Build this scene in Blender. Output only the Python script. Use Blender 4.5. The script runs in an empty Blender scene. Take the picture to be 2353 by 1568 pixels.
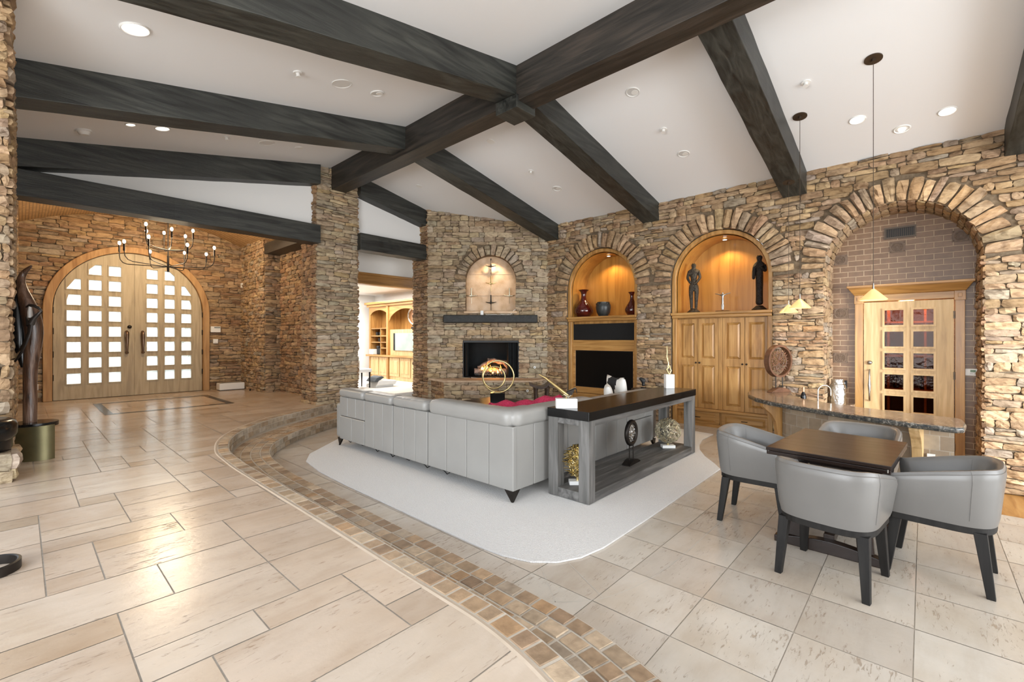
import bpy, bmesh, math, random
import numpy as np
from mathutils import Vector
random.seed(7)
R = random.uniform
COL = bpy.context.scene.collection
pi = math.pi

# ------------------------------------------------------------------ helpers
class MB:
    """collects polygons (with a tint each) and links them as ONE mesh object"""
    def __init__(s): s.v = []; s.f = []; s.c = []
    def poly(s, pts, col=(1, 1, 1)):
        b = len(s.v); s.v += [tuple(p) for p in pts]; s.f.append(tuple(range(b, b + len(pts)))); s.c.append(col)
    def grid(s, rows, col=(1, 1, 1), closeu=False, closev=False):
        b = len(s.v); n = len(rows); m = len(rows[0])
        for r in rows: s.v += [tuple(p) for p in r]
        for i in range(n if closev else n - 1):
            for j in range(m if closeu else m - 1):
                i2 = (i + 1) % n; j2 = (j + 1) % m
                s.f.append((b + i * m + j, b + i * m + j2, b + i2 * m + j2, b + i2 * m + j)); s.c.append(col)
        return b
    def box(s, lo, hi, col=(1, 1, 1)):
        x0, y0, z0 = lo; x1, y1, z1 = hi; b = len(s.v)
        s.v += [(x0, y0, z0), (x1, y0, z0), (x1, y1, z0), (x0, y1, z0), (x0, y0, z1), (x1, y0, z1), (x1, y1, z1), (x0, y1, z1)]
        for q in ((0, 3, 2, 1), (4, 5, 6, 7), (0, 1, 5, 4), (1, 2, 6, 5), (2, 3, 7, 6), (3, 0, 4, 7)):
            s.f.append(tuple(b + i for i in q)); s.c.append(col)
    def hexa(s, bot, top, col=(1, 1, 1)):
        b = len(s.v); n = len(bot); s.v += [tuple(p) for p in bot] + [tuple(p) for p in top]
        s.f.append(tuple(b + i for i in reversed(range(n)))); s.c.append(col)
        s.f.append(tuple(b + n + i for i in range(n))); s.c.append(col)
        for i in range(n):
            j = (i + 1) % n; s.f.append((b + i, b + j, b + n + j, b + n + i)); s.c.append(col)
    def prism(s, pts2, fn, d0, d1, col=(1, 1, 1)):
        s.hexa([fn(a, b, d0) for a, b in pts2], [fn(a, b, d1) for a, b in pts2], col)
    def tube(s, path, r, n=8, col=(1, 1, 1), closed=False, flat=1.0):
        P = [Vector(p) for p in path]; m = len(P); rows = []
        rr = r if isinstance(r, (list, tuple)) else [r] * m
        up = None
        for i in range(m):
            if closed: t = P[(i + 1) % m] - P[i - 1]
            else: t = P[min(i + 1, m - 1)] - P[max(i - 1, 0)]
            t.normalize()
            if up is None:
                up = Vector((0, 0, 1)) if abs(t.z) < .9 else Vector((1, 0, 0))
            a = (up - t * up.dot(t)).normalized(); bb = t.cross(a); up = a
            rows.append([P[i] + (a * math.cos(2 * pi * k / n) + bb * flat * math.sin(2 * pi * k / n)) * rr[i] for k in range(n)])
        b = s.grid(rows, col, closeu=True, closev=closed)
        if not closed:
            s.f.append(tuple(b + i for i in range(n))); s.c.append(col)
            e = b + (m - 1) * n; s.f.append(tuple(e + i for i in reversed(range(n)))); s.c.append(col)
    def lathe(s, prof, c=(0, 0, 0), n=24, col=(1, 1, 1), sx=1, sy=1):
        rows = [[(c[0] + r * sx * math.cos(2 * pi * k / n), c[1] + r * sy * math.sin(2 * pi * k / n), c[2] + z) for k in range(n)] for r, z in prof]
        b = s.grid(rows, col, closeu=True); m = len(prof)
        s.f.append(tuple(b + i for i in reversed(range(n)))); s.c.append(col)
        e = b + (m - 1) * n; s.f.append(tuple(e + i for i in range(n))); s.c.append(col)
    def ball(s, c, r, n=12, m=8, col=(1, 1, 1), sz=1):
        s.lathe([(r * math.sin(pi * (i + .02) / (m + .04)), -r * sz * math.cos(pi * (i + .02) / (m + .04))) for i in range(m + 1)], c, n, col)
    def torus(s, c, R0, r, axis=(0, 0, 1), n=32, m=8, col=(1, 1, 1)):
        ax = Vector(axis).normalized(); a = ax.orthogonal().normalized(); b = ax.cross(a)
        s.tube([Vector(c) + (a * math.cos(2 * pi * k / n) + b * math.sin(2 * pi * k / n)) * R0 for k in range(n)], r, m, col, closed=True)
    def build(s, name, mat, parent=None, loc=None, bevel=0, smooth=0, seg=2, sub=0, merge=False):
        me = bpy.data.meshes.new(name)
        o = bpy.data.objects.new(name, me); COL.objects.link(o)
        off = Vector((0, 0, 0))
        if parent is not None:
            o.parent = parent; off = parent['_abs'] and Vector(parent['_abs']) or off
            if '_q' in parent: pass
            o['_abs'] = list(off)
        else:
            if loc is None and s.v:
                a = np.array(s.v); loc = ((a[:, 0].min() + a[:, 0].max()) / 2, (a[:, 1].min() + a[:, 1].max()) / 2, a[:, 2].min())
            off = Vector(loc or (0, 0, 0)); o.location = off; o['_abs'] = list(off)
        me.from_pydata([(v[0] - off.x, v[1] - off.y, v[2] - off.z) for v in s.v], [], s.f)
        if any(c != (1, 1, 1) for c in s.c):
            at = me.attributes.new('tint', 'FLOAT_COLOR', 'FACE')
            at.data.foreach_set('color', np.array([(c[0], c[1], c[2], 1) for c in s.c], dtype=np.float32).ravel())
        bm = bmesh.new(); bm.from_mesh(me)
        if merge: bmesh.ops.remove_doubles(bm, verts=bm.verts, dist=1e-4)
        bmesh.ops.recalc_face_normals(bm, faces=bm.faces)
        bm.to_mesh(me); bm.free()
        me.materials.append(mat)
        if smooth:
            me.polygons.foreach_set('use_smooth', [True] * len(me.polygons))
            if smooth < 180: me.set_sharp_from_angle(angle=math.radians(smooth))
        if bevel:
            md = o.modifiers.new('b', 'BEVEL'); md.width = bevel; md.segments = seg; md.limit_method = 'ANGLE'; md.angle_limit = .6
        if sub:
            md = o.modifiers.new('s', 'SUBSURF'); md.levels = sub; md.render_levels = sub
        return o

def tag(o, label=None, cat=None, group=None, kind=None):
    if label: o['label'] = label
    if cat: o['category'] = cat
    if group: o['group'] = group
    if kind: o['kind'] = kind
    return o
def thing(name, label, cat, loc=(0, 0, 0), group=None, kind=None):
    o = bpy.data.objects.new(name, None); COL.objects.link(o); o.location = loc; o['_abs'] = list(loc)
    o.empty_display_size = .05
    return tag(o, label, cat, group, kind)
def dup(root, loc, rotz, label, group=None):
    r = root.copy(); COL.objects.link(r); r.location = loc; r.rotation_euler = (0, 0, rotz); r['label'] = label
    if group: r['group'] = group
    for ch in list(root.children):
        c = ch.copy(); COL.objects.link(c); c.parent = r
        for g in list(ch.children):
            d = g.copy(); COL.objects.link(d); d.parent = c
    return r
def BOX(lo, hi, name, mat, parent=None, bevel=0, seg=2, smooth=0):
    m = MB(); m.box(lo, hi); return m.build(name, mat, parent, bevel=bevel, seg=seg, smooth=smooth)
def skin(name, verts, edges, radii, mat, parent, sub=1):
    me = bpy.data.meshes.new(name); o = bpy.data.objects.new(name, me); COL.objects.link(o)
    off = Vector(parent['_abs']); o.parent = parent; o['_abs'] = list(off)
    bm = bmesh.new(); sl = bm.verts.layers.skin.verify()
    bv = [bm.verts.new(Vector(v) - off) for v in verts]
    for i, v in enumerate(bv):
        r = radii[i]; v[sl].radius = (r, r) if not isinstance(r, tuple) else r; v[sl].use_root = (i == 0)
    for a, b in edges: bm.edges.new((bv[a], bv[b]))
    bm.to_mesh(me); bm.free(); md = o.modifiers.new('k', 'SKIN')
    md.use_smooth_shade = True
    s2 = o.modifiers.new('s', 'SUBSURF'); s2.levels = s2.render_levels = sub
    me.materials.append(mat); return o
def arc(c, r, a0, a1, n): return [(c[0] + r * math.cos(a0 + (a1 - a0) * i / n), c[1] + r * math.sin(a0 + (a1 - a0) * i / n)) for i in range(n + 1)]

# ------------------------------------------------------------------ materials
def M(name, cols, rough=.6, metal=0, scale=(1, 1, 1), ns=6, detail=6, dist=0, bump=0, bscale=None, bdist=.01, bstretch=None, attr=False, coat=0, emis=None, spec=.5, mixamt=1.0, roughvar=0):
    m = bpy.data.materials.new(name); m.use_nodes = True; nt = m.node_tree; N = nt.nodes; L = nt.links
    p = N['Principled BSDF']; p.inputs['Roughness'].default_value = rough; p.inputs['Metallic'].default_value = metal
    p.inputs['Coat Weight'].default_value = coat; p.inputs['Coat Roughness'].default_value = .12; p.inputs['Specular IOR Level'].default_value = spec
    tc = N.new('ShaderNodeTexCoord'); mp = N.new('ShaderNodeMapping'); L.new(tc.outputs['Object'], mp.inputs[0]); mp.inputs['Scale'].default_value = scale
    if len(cols) == 1 and not attr:
        p.inputs['Base Color'].default_value = (*cols[0], 1)
        nz = None
    else:
        nz = N.new('ShaderNodeTexNoise'); nz.inputs['Scale'].default_value = ns; nz.inputs['Detail'].default_value = detail; nz.inputs['Distortion'].default_value = dist
        L.new(mp.outputs[0], nz.inputs['Vector'])
        cr = N.new('ShaderNodeValToRGB'); e = cr.color_ramp.elements
        for i, c in enumerate(cols):
            pos = .3 + .4 * i / max(1, len(cols) - 1)
            if i < 2 and i < len(e): e[i].position = pos; e[i].color = (*c, 1)
            else:
                q = e.new(pos); q.color = (*c, 1)
        if len(cols) == 1: e[1].color = (*cols[0], 1)
        L.new(nz.outputs['Fac'], cr.inputs[0]); src = cr.outputs[0]
        if attr:
            at = N.new('ShaderNodeAttribute'); at.attribute_name = 'tint'
            mx = N.new('ShaderNodeMix'); mx.data_type = 'RGBA'; mx.blend_type = 'MULTIPLY'; mx.inputs[0].default_value = mixamt
            L.new(at.outputs['Color'], mx.inputs[6]); L.new(src, mx.inputs[7]); src = mx.outputs[2]
        L.new(src, p.inputs['Base Color'])
        if roughvar:
            mr = N.new('ShaderNodeMapRange'); mr.inputs[3].default_value = rough - roughvar; mr.inputs[4].default_value = rough + roughvar
            L.new(nz.outputs['Fac'], mr.inputs[0]); L.new(mr.outputs[0], p.inputs['Roughness'])
    if bump:
        n2 = N.new('ShaderNodeTexNoise'); n2.inputs['Scale'].default_value = bscale or ns * 4; n2.inputs['Detail'].default_value = 5
        if bstretch:
            m2 = N.new('ShaderNodeMapping'); m2.inputs['Scale'].default_value = bstretch; L.new(tc.outputs['Object'], m2.inputs[0]); L.new(m2.outputs[0], n2.inputs['Vector'])
        else: L.new(mp.outputs[0], n2.inputs['Vector'])
        b = N.new('ShaderNodeBump'); b.inputs['Strength'].default_value = bump; b.inputs['Distance'].default_value = bdist
        L.new(n2.outputs['Fac'], b.inputs['Height']); L.new(b.outputs[0], p.inputs['Normal'])
    if emis:
        p.inputs['Emission Color'].default_value = (*emis[0], 1); p.inputs['Emission Strength'].default_value = emis[1]
        m.cycles.emission_sampling = 'NONE'
    return m
def wood(name, cols, axis=2, rough=.45, ns=3, coat=0, bump=.15):
    sc = [9, 9, 9]; sc[axis] = .8
    return M(name, cols, rough, scale=tuple(sc), ns=ns / 2, detail=8, dist=.9, bump=bump, bscale=10, bdist=.003, coat=coat, roughvar=.08)

stone_m = M('ledge_stone', [(.52, .46, .42), (.98, .95, .92), (1.22, 1.2, 1.15)], .85, scale=(1, 1, 2.2), ns=7, detail=9, dist=.7, attr=True, bump=.8, bscale=16, bdist=.025, spec=.2)
mortar_m = M('mortar_with_joint_shade', [(.13, .095, .062), (.22, .165, .11)], .95, ns=20, bump=.5, bdist=.01, spec=.1)  # mortar, darkened so its colour carries the shadow in the joints
def travertine(name):
    m = bpy.data.materials.new(name); m.use_nodes = True; nt = m.node_tree; N = nt.nodes; L = nt.links; p = N['Principled BSDF']
    at = N.new('ShaderNodeAttribute'); at.attribute_name = 'tint'
    tc = N.new('ShaderNodeTexCoord'); sc = N.new('ShaderNodeVectorMath'); sc.operation = 'MULTIPLY_ADD'; sc.inputs[1].default_value = (91, 173, 57)
    L.new(at.outputs['Color'], sc.inputs[0]); L.new(tc.outputs['Object'], sc.inputs[2])
    def noise(scale, st, det, rough=.6, dist=0):
        mp = N.new('ShaderNodeMapping'); mp.inputs['Scale'].default_value = st; L.new(sc.outputs[0], mp.inputs[0])
        n = N.new('ShaderNodeTexNoise'); n.inputs['Scale'].default_value = scale; n.inputs['Detail'].default_value = det; n.inputs['Roughness'].default_value = rough; n.inputs['Distortion'].default_value = dist; L.new(mp.outputs[0], n.inputs['Vector']); return n
    def ramp(src, stops):
        r = N.new('ShaderNodeValToRGB'); e = r.color_ramp.elements
        for k, (q, c) in enumerate(stops):
            x = e[k] if k < 2 else e.new(q)
            x.position = q; x.color = (*c, 1)
        L.new(src, r.inputs[0]); return r.outputs[0]
    def mul(a, b):
        x = N.new('ShaderNodeMix'); x.data_type = 'RGBA'; x.blend_type = 'MULTIPLY'; x.inputs[0].default_value = 1; L.new(a, x.inputs[6]); L.new(b, x.inputs[7]); return x.outputs[2]
    vein = noise(2.2, (1, 3.5, 1), 10, .62, .3); cloud = noise(1.5, (1, 1, 1), 4); pit = noise(17, (.75, 3.4, 1), 6, .68, .5); pitmask = noise(2.4, (1, 1.6, 1), 3)
    c = mul(at.outputs['Color'], ramp(vein.outputs['Fac'], [(.30, (.90, .875, .85)), (.52, (1, 1, 1)), (.72, (1.05, 1.04, 1.03))]))
    c = mul(c, ramp(cloud.outputs['Fac'], [(.36, (.925, .885, .835)), (.56, (1.02, 1.02, 1.02))]))
    ad = N.new('ShaderNodeMath'); ad.operation = 'MULTIPLY_ADD'; ad.inputs[1].default_value = .45; L.new(pitmask.outputs['Fac'], ad.inputs[0]); L.new(pit.outputs['Fac'], ad.inputs[2])
    pt = ramp(ad.outputs[0], [(.835, (1, 1, 1)), (.93, (.70, .64, .58))])
    c = mul(c, pt); L.new(c, p.inputs['Base Color'])
    p.inputs['Roughness'].default_value = .2; p.inputs['Specular IOR Level'].default_value = .5
    mr = N.new('ShaderNodeMapRange'); mr.inputs[3].default_value = .14; mr.inputs[4].default_value = .30; L.new(cloud.outputs['Fac'], mr.inputs[0]); L.new(mr.outputs[0], p.inputs['Roughness'])
    b1 = N.new('ShaderNodeBump'); b1.inputs['Strength'].default_value = .5; b1.inputs['Distance'].default_value = .006; L.new(pt, b1.inputs['Height'])
    fine = noise(34, (1, 1, 1), 5); b2 = N.new('ShaderNodeBump'); b2.inputs['Strength'].default_value = .14; b2.inputs['Distance'].default_value = .006; L.new(fine.outputs['Fac'], b2.inputs['Height']); L.new(b1.outputs[0], b2.inputs['Normal']); L.new(b2.outputs[0], p.inputs['Normal'])
    return m
trav_m = travertine('travertine_tile')
grout_m = M('tile_grout', [(.36, .30, .235), (.46, .39, .31)], .9, ns=30)
mosaic_m = M('tumbled_mosaic', [(.72, .68, .64), (1.1, 1.05, 1)], .5, ns=18, detail=6, attr=True, bump=.35, bscale=50, bdist=.006, spec=.35)
paint_m = M('ceiling_paint', [(.84, .845, .85)], .9, bump=.04, ns=60, bdist=.002)
paint_m.node_tree.nodes['Principled BSDF'].inputs['Specular IOR Level'].default_value = .1
white_m = M('white_plaster', [(.83, .82, .80)], .9)
beamX = wood('dark_beam_across', [(.008, .008, .007), (.028, .029, .025), (.056, .057, .048)], 0, .5, 3, bump=.9)
beamY = wood('dark_beam_along', [(.008, .007, .005), (.028, .023, .018), (.056, .043, .033)], 1, .5, 3, bump=.9)
alder_v = wood('knotty_alder_upright', [(.27, .13, .035), (.42, .215, .062), (.53, .30, .10)], 2, .4, 3, coat=.15)
alder_h = wood('knotty_alder_level', [(.27, .13, .035), (.42, .215, .062), (.53, .30, .10)], 1, .4, 3, coat=.15)
alder_hx = wood('knotty_alder_crosswise', [(.30, .15, .045), (.42, .225, .07), (.50, .29, .10)], 0, .4, 3, coat=.15)
pale_alder = wood('pale_knotty_alder', [(.47, .30, .13), (.62, .42, .20), (.72, .52, .28)], 2, .45, 3)
niche_m = wood('honey_niche_veneer', [(.40, .175, .032), (.50, .235, .045), (.56, .275, .06)], 2, .35, 2, coat=.2)
entry_m = wood('weathered_entry_wood', [(.33, .255, .15), (.44, .35, .215), (.52, .425, .275)], 2, .5, 3)
entryf_m = wood('entry_arch_wood', [(.36, .19, .075), (.47, .27, .115), (.57, .35, .16)], 2, .45, 3)
leather_m = M('grey_leather', [(.285, .275, .258), (.30, .29, .272)], .36, ns=3, detail=2, bump=.10, bscale=260, bdist=.0015, spec=.45)
chair_m = M('barrel_chair_leather', [(.150, .142, .133), (.168, .160, .150)], .34, ns=3, detail=2, bump=.08, bscale=220, bdist=.0015, spec=.5)
darkwood_m = wood('ebonised_wood', [(.007, .006, .0055), (.020, .018, .016)], 2, .55, 3, bump=.3); darkwood_m.node_tree.nodes['Principled BSDF'].inputs['Specular IOR Level'].default_value = .25
table_m = wood('espresso_wood', [(.013, .007, .005), (.024, .013, .009)], 1, .3, 3, coat=.05, bump=.08); table_m.node_tree.nodes['Principled BSDF'].inputs['Specular IOR Level'].default_value = .35
greywood_m = wood('grey_oak', [(.055, .053, .050), (.115, .11, .104), (.20, .192, .182)], 0, .6, 3, bump=.3)
blacktop_m = M('black_lacquer', [(.004, .004, .004), (.007, .0065, .0065)], .2, ns=8, spec=.4)
black_m = M('matt_black', [(.006, .006, .006)], .5)
screen_m = M('black_screen', [(.002, .002, .002)], .3, spec=.25)
iron_m = M('wrought_iron', [(.018, .014, .012), (.032, .025, .02)], .45, metal=.6, ns=20)
bronze_m = M('dark_bronze', [(.030, .024, .018), (.10, .085, .065)], .5, metal=.6, ns=22, bump=.9, bscale=60, bdist=.02)
bronze2_m = M('blackened_bronze', [(.010, .008, .007), (.026, .02, .017)], .5, metal=.5, ns=22, bump=.9, bscale=60, bdist=.02)
brass_m = M('brushed_brass', [(.42, .31, .13), (.55, .42, .2)], .28, metal=1, ns=10)
olivebrass_m = M('patinated_brass', [(.16, .145, .075), (.23, .205, .11)], .42, metal=.85, ns=4)
gold_m = M('gilded_metal', [(.60, .46, .20), (.75, .62, .32)], .28, metal=1, ns=10)
goldpale_m = M('champagne_metal', [(.62, .57, .42), (.78, .73, .58)], .3, metal=.9, ns=10)
steel_m = M('polished_steel', [(.62, .62, .60)], .18, metal=1)
hammer_m = M('hammered_steel', [(.55, .55, .53), (.68, .68, .66)], .22, metal=1, ns=8, bump=.9, bscale=22, bdist=.03)
nickel_m = M('brushed_nickel', [(.60, .54, .46)], .25, metal=1)
pewter_m = M('polished_pewter', [(.30, .29, .27), (.5, .48, .45)], .3, metal=1, ns=12)
whitestone_m = M('white_marble', [(.80, .79, .77), (.86, .85, .83)], .35, ns=5)
whiteplastic_m = M('white_plastic', [(.82, .81, .78)], .4)
rug_m = M('woven_ivory_wool', [(.74, .715, .69), (.82, .80, .775)], .95, ns=90, detail=2, bump=.9, bscale=110, bdist=.012, spec=.1)
brown_carve_m = M('carved_brown_wood', [(.085, .036, .018), (.17, .08, .042)], .45, ns=16, bump=.2)
darkcarve_m = M('dark_carved_walnut', [(.022, .012, .008), (.07, .038, .022)], .4, ns=16)
log_m = M('ceramic_log', [(.11, .055, .035), (.30, .20, .15), (.42, .33, .28)], .9, ns=14, bump=.9, bscale=30, bdist=.03)
granite_m = M('brown_granite', [(.045, .045, .045), (.20, .13, .085), (.34, .235, .155), (.42, .34, .27)], .12, ns=26, detail=10, dist=1.2, spec=.5)
graniteedge_m = M('dark_granite_edge', [(.018, .02, .022), (.05, .052, .05), (.10, .09, .075), (.32, .31, .28)], .2, ns=30, detail=8, dist=.8, bump=.4, bscale=30)
pink_m = M('magenta_knit_throw', [(.42, .015, .06), (.60, .04, .11)], .95, ns=50, bump=.9, bscale=70, bdist=.02)
maroon_m = M('oxblood_glaze', [(.035, .004, .003), (.085, .008, .006)], .09, ns=5, coat=.6)
charcoal_m = M('charcoal_glaze', [(.012, .014, .014), (.045, .05, .048)], .4, ns=9, spec=.5)
amber_m = M('amber_glass_shade', [(.75, .42, .16), (.85, .55, .25)], .3, ns=5, emis=((1, .55, .22), .55))
terra_m = M('peach_sandstone_panel', [(.52, .34, .20), (.66, .46, .30), (.72, .53, .37)], .9, ns=5, detail=8, bump=.3, bscale=40)
firebox_m = M('soot_black_steel', [(.0035, .0045, .005), (.006, .0075, .008)], .7, ns=9, spec=.2)
planktile_m = M('amber_plank_tile', [(.27, .12, .03), (.38, .19, .055), (.45, .25, .085)], .35, scale=(1, 7, 1), ns=2, dist=.6)
driftwood_m = M('polished_driftwood', [(.014, .008, .006), (.085, .040, .022), (.20, .12, .08)], .3, scale=(9, 9, .9), ns=1.6, detail=8, dist=1.4, coat=.3, bump=.5, bscale=10, bdist=.01)
leaf_m = M('hedge_leaves', [(.20, .30, .13), (.34, .45, .22)], .8, ns=6)
paving_m = M('patio_paving', [(.55, .50, .43), (.62, .57, .50)], .8, ns=3)
vault_m = None

def brick_mat(name, c1, c2, mortar, bw, bh, axes, ms=.012, rough=.5, bumpd=.02, offset=.5):
    m = bpy.data.materials.new(name); m.use_nodes = True; nt = m.node_tree; N = nt.nodes; L = nt.links; p = N['Principled BSDF']
    tc = N.new('ShaderNodeTexCoord'); sx = N.new('ShaderNodeSeparateXYZ'); cx = N.new('ShaderNodeCombineXYZ')
    L.new(tc.outputs['Object'], sx.inputs[0]); L.new(sx.outputs[axes[0]], cx.inputs[0]); L.new(sx.outputs[axes[1]], cx.inputs[1])
    b = N.new('ShaderNodeTexBrick'); L.new(cx.outputs[0], b.inputs['Vector']); b.offset = offset
    b.inputs['Color1'].default_value = (*c1, 1); b.inputs['Color2'].default_value = (*c2, 1); b.inputs['Mortar'].default_value = (*mortar, 1)
    b.inputs['Scale'].default_value = 1; b.inputs['Mortar Size'].default_value = ms; b.inputs['Brick Width'].default_value = bw; b.inputs['Row Height'].default_value = bh
    b.inputs['Mortar Smooth'].default_value = .2
    nz = N.new('ShaderNodeTexNoise'); nz.inputs['Scale'].default_value = 14; nz.inputs['Detail'].default_value = 6; L.new(tc.outputs['Object'], nz.inputs['Vector'])
    mr = N.new('ShaderNodeMapRange'); mr.inputs[3].default_value = .75; mr.inputs[4].default_value = 1.25; L.new(nz.outputs['Fac'], mr.inputs[0])
    mx = N.new('ShaderNodeMix'); mx.data_type = 'RGBA'; mx.blend_type = 'MULTIPLY'; mx.inputs[0].default_value = 1
    L.new(b.outputs['Color'], mx.inputs[6]); L.new(mr.outputs[0], mx.inputs[7]); L.new(mx.outputs[2], p.inputs['Base Color'])
    bp = N.new('ShaderNodeBump'); bp.inputs['Strength'].default_value = .6; bp.inputs['Distance'].default_value = bumpd; bp.invert = True
    L.new(b.outputs['Fac'], bp.inputs['Height']); L.new(bp.outputs[0], p.inputs['Normal']); p.inputs['Roughness'].default_value = rough
    return m
browntile_m = brick_mat('brown_brick_tile', (.165, .090, .046), (.215, .124, .066), (.42, .30, .19), .21, .088, (1, 2), .006, .38)
vault_m = brick_mat('vault_mosaic_brick', (.34, .19, .075), (.44, .26, .11), (.25, .15, .07), .10, .045, (1, 0), .008, .7)
bartile_m = brick_mat('bar_travertine_tile', (.27, .20, .135), (.40, .32, .23), (.40, .34, .27), .155, .155, (1, 2), .005, .6)

def glass_mat(name, tint, gloss=.15, rough=.06, bump=0, haze=0):
    m = bpy.data.materials.new(name); m.use_nodes = True; nt = m.node_tree; N = nt.nodes; L = nt.links
    N.remove(N['Principled BSDF']); out = N['Material Output']
    t = N.new('ShaderNodeBsdfTransparent'); t.inputs[0].default_value = (*tint, 1); g = N.new('ShaderNodeBsdfGlossy'); g.inputs['Roughness'].default_value = rough
    mx = N.new('ShaderNodeMixShader'); mx.inputs[0].default_value = gloss; L.new(t.outputs[0], mx.inputs[1]); L.new(g.outputs[0], mx.inputs[2]); L.new(mx.outputs[0], out.inputs[0])
    if haze:
        tl = N.new('ShaderNodeBsdfTranslucent'); tl.inputs[0].default_value = (.95, .97, .96, 1); m2 = N.new('ShaderNodeMixShader'); m2.inputs[0].default_value = haze
        L.new(t.outputs[0], m2.inputs[1]); L.new(tl.outputs[0], m2.inputs[2]); L.new(m2.outputs[0], mx.inputs[1])
    if bump:
        tc = N.new('ShaderNodeTexCoord'); nz = N.new('ShaderNodeTexNoise'); nz.inputs['Scale'].default_value = 14; L.new(tc.outputs['Object'], nz.inputs['Vector'])
        b = N.new('ShaderNodeBump'); b.inputs['Strength'].default_value = 1; b.inputs['Distance'].default_value = bump; L.new(nz.outputs['Fac'], b.inputs['Height']); L.new(b.outputs[0], g.inputs['Normal'])
    return m
pane_m = glass_mat('wavy_clear_glass', (.93, .96, .94), .08, .1, .004, .42)
darkpane_m = glass_mat('smoked_wine_glass', (.66, .44, .30), .010, .05, .003)
def emit(name, col, s, sample=False):
    m = bpy.data.materials.new(name); m.use_nodes = True; nt = m.node_tree; N = nt.nodes; N.remove(N['Principled BSDF'])
    e = N.new('ShaderNodeEmission'); e.inputs[0].default_value = (*col, 1); e.inputs[1].default_value = s; nt.links.new(e.outputs[0], N['Material Output'].inputs[0])
    if not sample: m.cycles.emission_sampling = 'NONE'
    return m
lamp_m = emit('lit_lamp', (1, .93, .82), 4)
bulb_m = emit('candle_bulb', (1, .86, .62), 28)
flame_m = emit('gas_flame', (1, .33, .05), 3.2)
flame2_m = emit('gas_flame_core', (1, .62, .16), 5)

# ------------------------------------------------------------------ room constants
XW = 8.6                                 # face of the arched stone wall
def ceilR(x): return 5.18 - .209 * (x - 4.63)
def ceilL(x): return 5.18 - .197 * (4.32 - x)
A = math.radians(42.45)
Fv = Vector((math.cos(A), math.sin(A), 0)); Rv = Vector((math.sin(A), -math.cos(A), 0)); Zv = Vector((0, 0, 1))
FD = 10.87                               # distance of the diagonal fireplace wall from the world origin

# ------------------------------------------------------------------ ledge stone
WARM = [(.43, .295, .175), (.39, .26, .15), (.47, .335, .205), (.34, .23, .14), (.44, .32, .205), (.41, .28, .16), (.37, .28, .19), (.40, .33, .25), (.49, .355, .215)]
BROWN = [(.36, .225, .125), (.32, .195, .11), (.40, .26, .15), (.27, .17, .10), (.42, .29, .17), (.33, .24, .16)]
PALE = [(.46, .36, .245), (.50, .40, .275), (.42, .33, .225), (.42, .36, .27), (.53, .425, .29), (.44, .37, .275), (.38, .295, .20), (.47, .345, .21)]
def stone(mb, P, u0, u1, v0, v1, dep, col, gap=.0042):
    nx = 4 if u1 - u0 > .16 else 3; ny = 3
    g = gap
    rows = []; sl = R(-.012, .012)
    k = R(.8, 1.2)
    for j in range(ny + 1):
        row = []
        for i in range(nx + 1):
            fu = i / nx; fv = j / ny
            edge = (i in (0, nx)) or (j in (0, ny)); corner = (i in (0, nx)) and (j in (0, ny))
            u = u0 + g + (u1 - u0 - 2 * g) * fu + (R(-.014, .014) if i not in (0, nx) else R(-.005, .005))
            v = v0 + g * .7 + (v1 - v0 - 1.4 * g) * fv + R(-.006, .006) + sl * (fu - .5) * 2
            if corner:
                u += (1 if i == 0 else -1) * R(.0, .016); v += (1 if j == 0 else -1) * R(0, .008)
            d = dep * (R(.45, .8) if corner else R(.62, .95) if edge else R(.85, 1.2))
            row.append((u, v, d))
        rows.append(row)
    b = len(mb.v)
    for r in rows: mb.v += [tuple(P(*q)) for q in r]
    m = nx + 1
    for j in range(ny):
        for i in range(nx):
            mb.f.append((b + j * m + i, b + j * m + i + 1, b + (j + 1) * m + i + 1, b + (j + 1) * m + i)); mb.c.append(col)
    ring = [(j, i) for j, i in [(0, i) for i in range(nx + 1)] + [(j, nx) for j in range(1, ny + 1)] + [(ny, i) for i in range(nx - 1, -1, -1)] + [(j, 0) for j in range(ny - 1, 0, -1)]]
    s0 = len(mb.v)
    for j, i in ring: mb.v.append(tuple(P(rows[j][i][0], rows[j][i][1], -.012)))
    n = len(ring)
    for q in range(n):
        a, c = ring[q], ring[(q + 1) % n]
        mb.f.append((b + a[0] * m + a[1], s0 + q, s0 + (q + 1) % n, b + c[0] * m + c[1])); mb.c.append(col)
def tintof(pal):
    c = random.choice(pal); k = R(.74, 1.04); return (c[0] * k, c[1] * k * R(.97, 1.03), c[2] * k * R(.94, 1.06))
def stones(mb, P, z0, z1, iv, pal, h=(.05, .135), l=(.10, .42), dep=(.022, .065), ragged=.02):
    z = z0
    while z < z1 - .02:
        hh = R(*h)
        if z1 - (z + hh) < h[0] * .7: hh = z1 - z
        for a, b in iv(z, z + hh):
            u = a - R(0, ragged)
            be = b + R(0, ragged)
            while u < be - .02:
                w = R(*l)
                if be - (u + w) < l[0] * .7: w = be - u
                if hh > h[0] * 1.5 and random.random() < .22:
                    f = R(.4, .6)
                    stone(mb, P, u, u + w, z, z + hh * f, R(*dep), tintof(pal)); stone(mb, P, u, u + w, z + hh * f, z + hh, R(*dep), tintof(pal))
                else: stone(mb, P, u, u + w, z + R(-.006, .006), z + hh + R(-.006, .006), R(*dep), tintof(pal))
                u += w
        z += hh
def planeP(O, U, N):
    O = Vector(O); U = Vector(U); N = Vector(N)
    return lambda u, v, d: O + U * u + Zv * v + N * d
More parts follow.
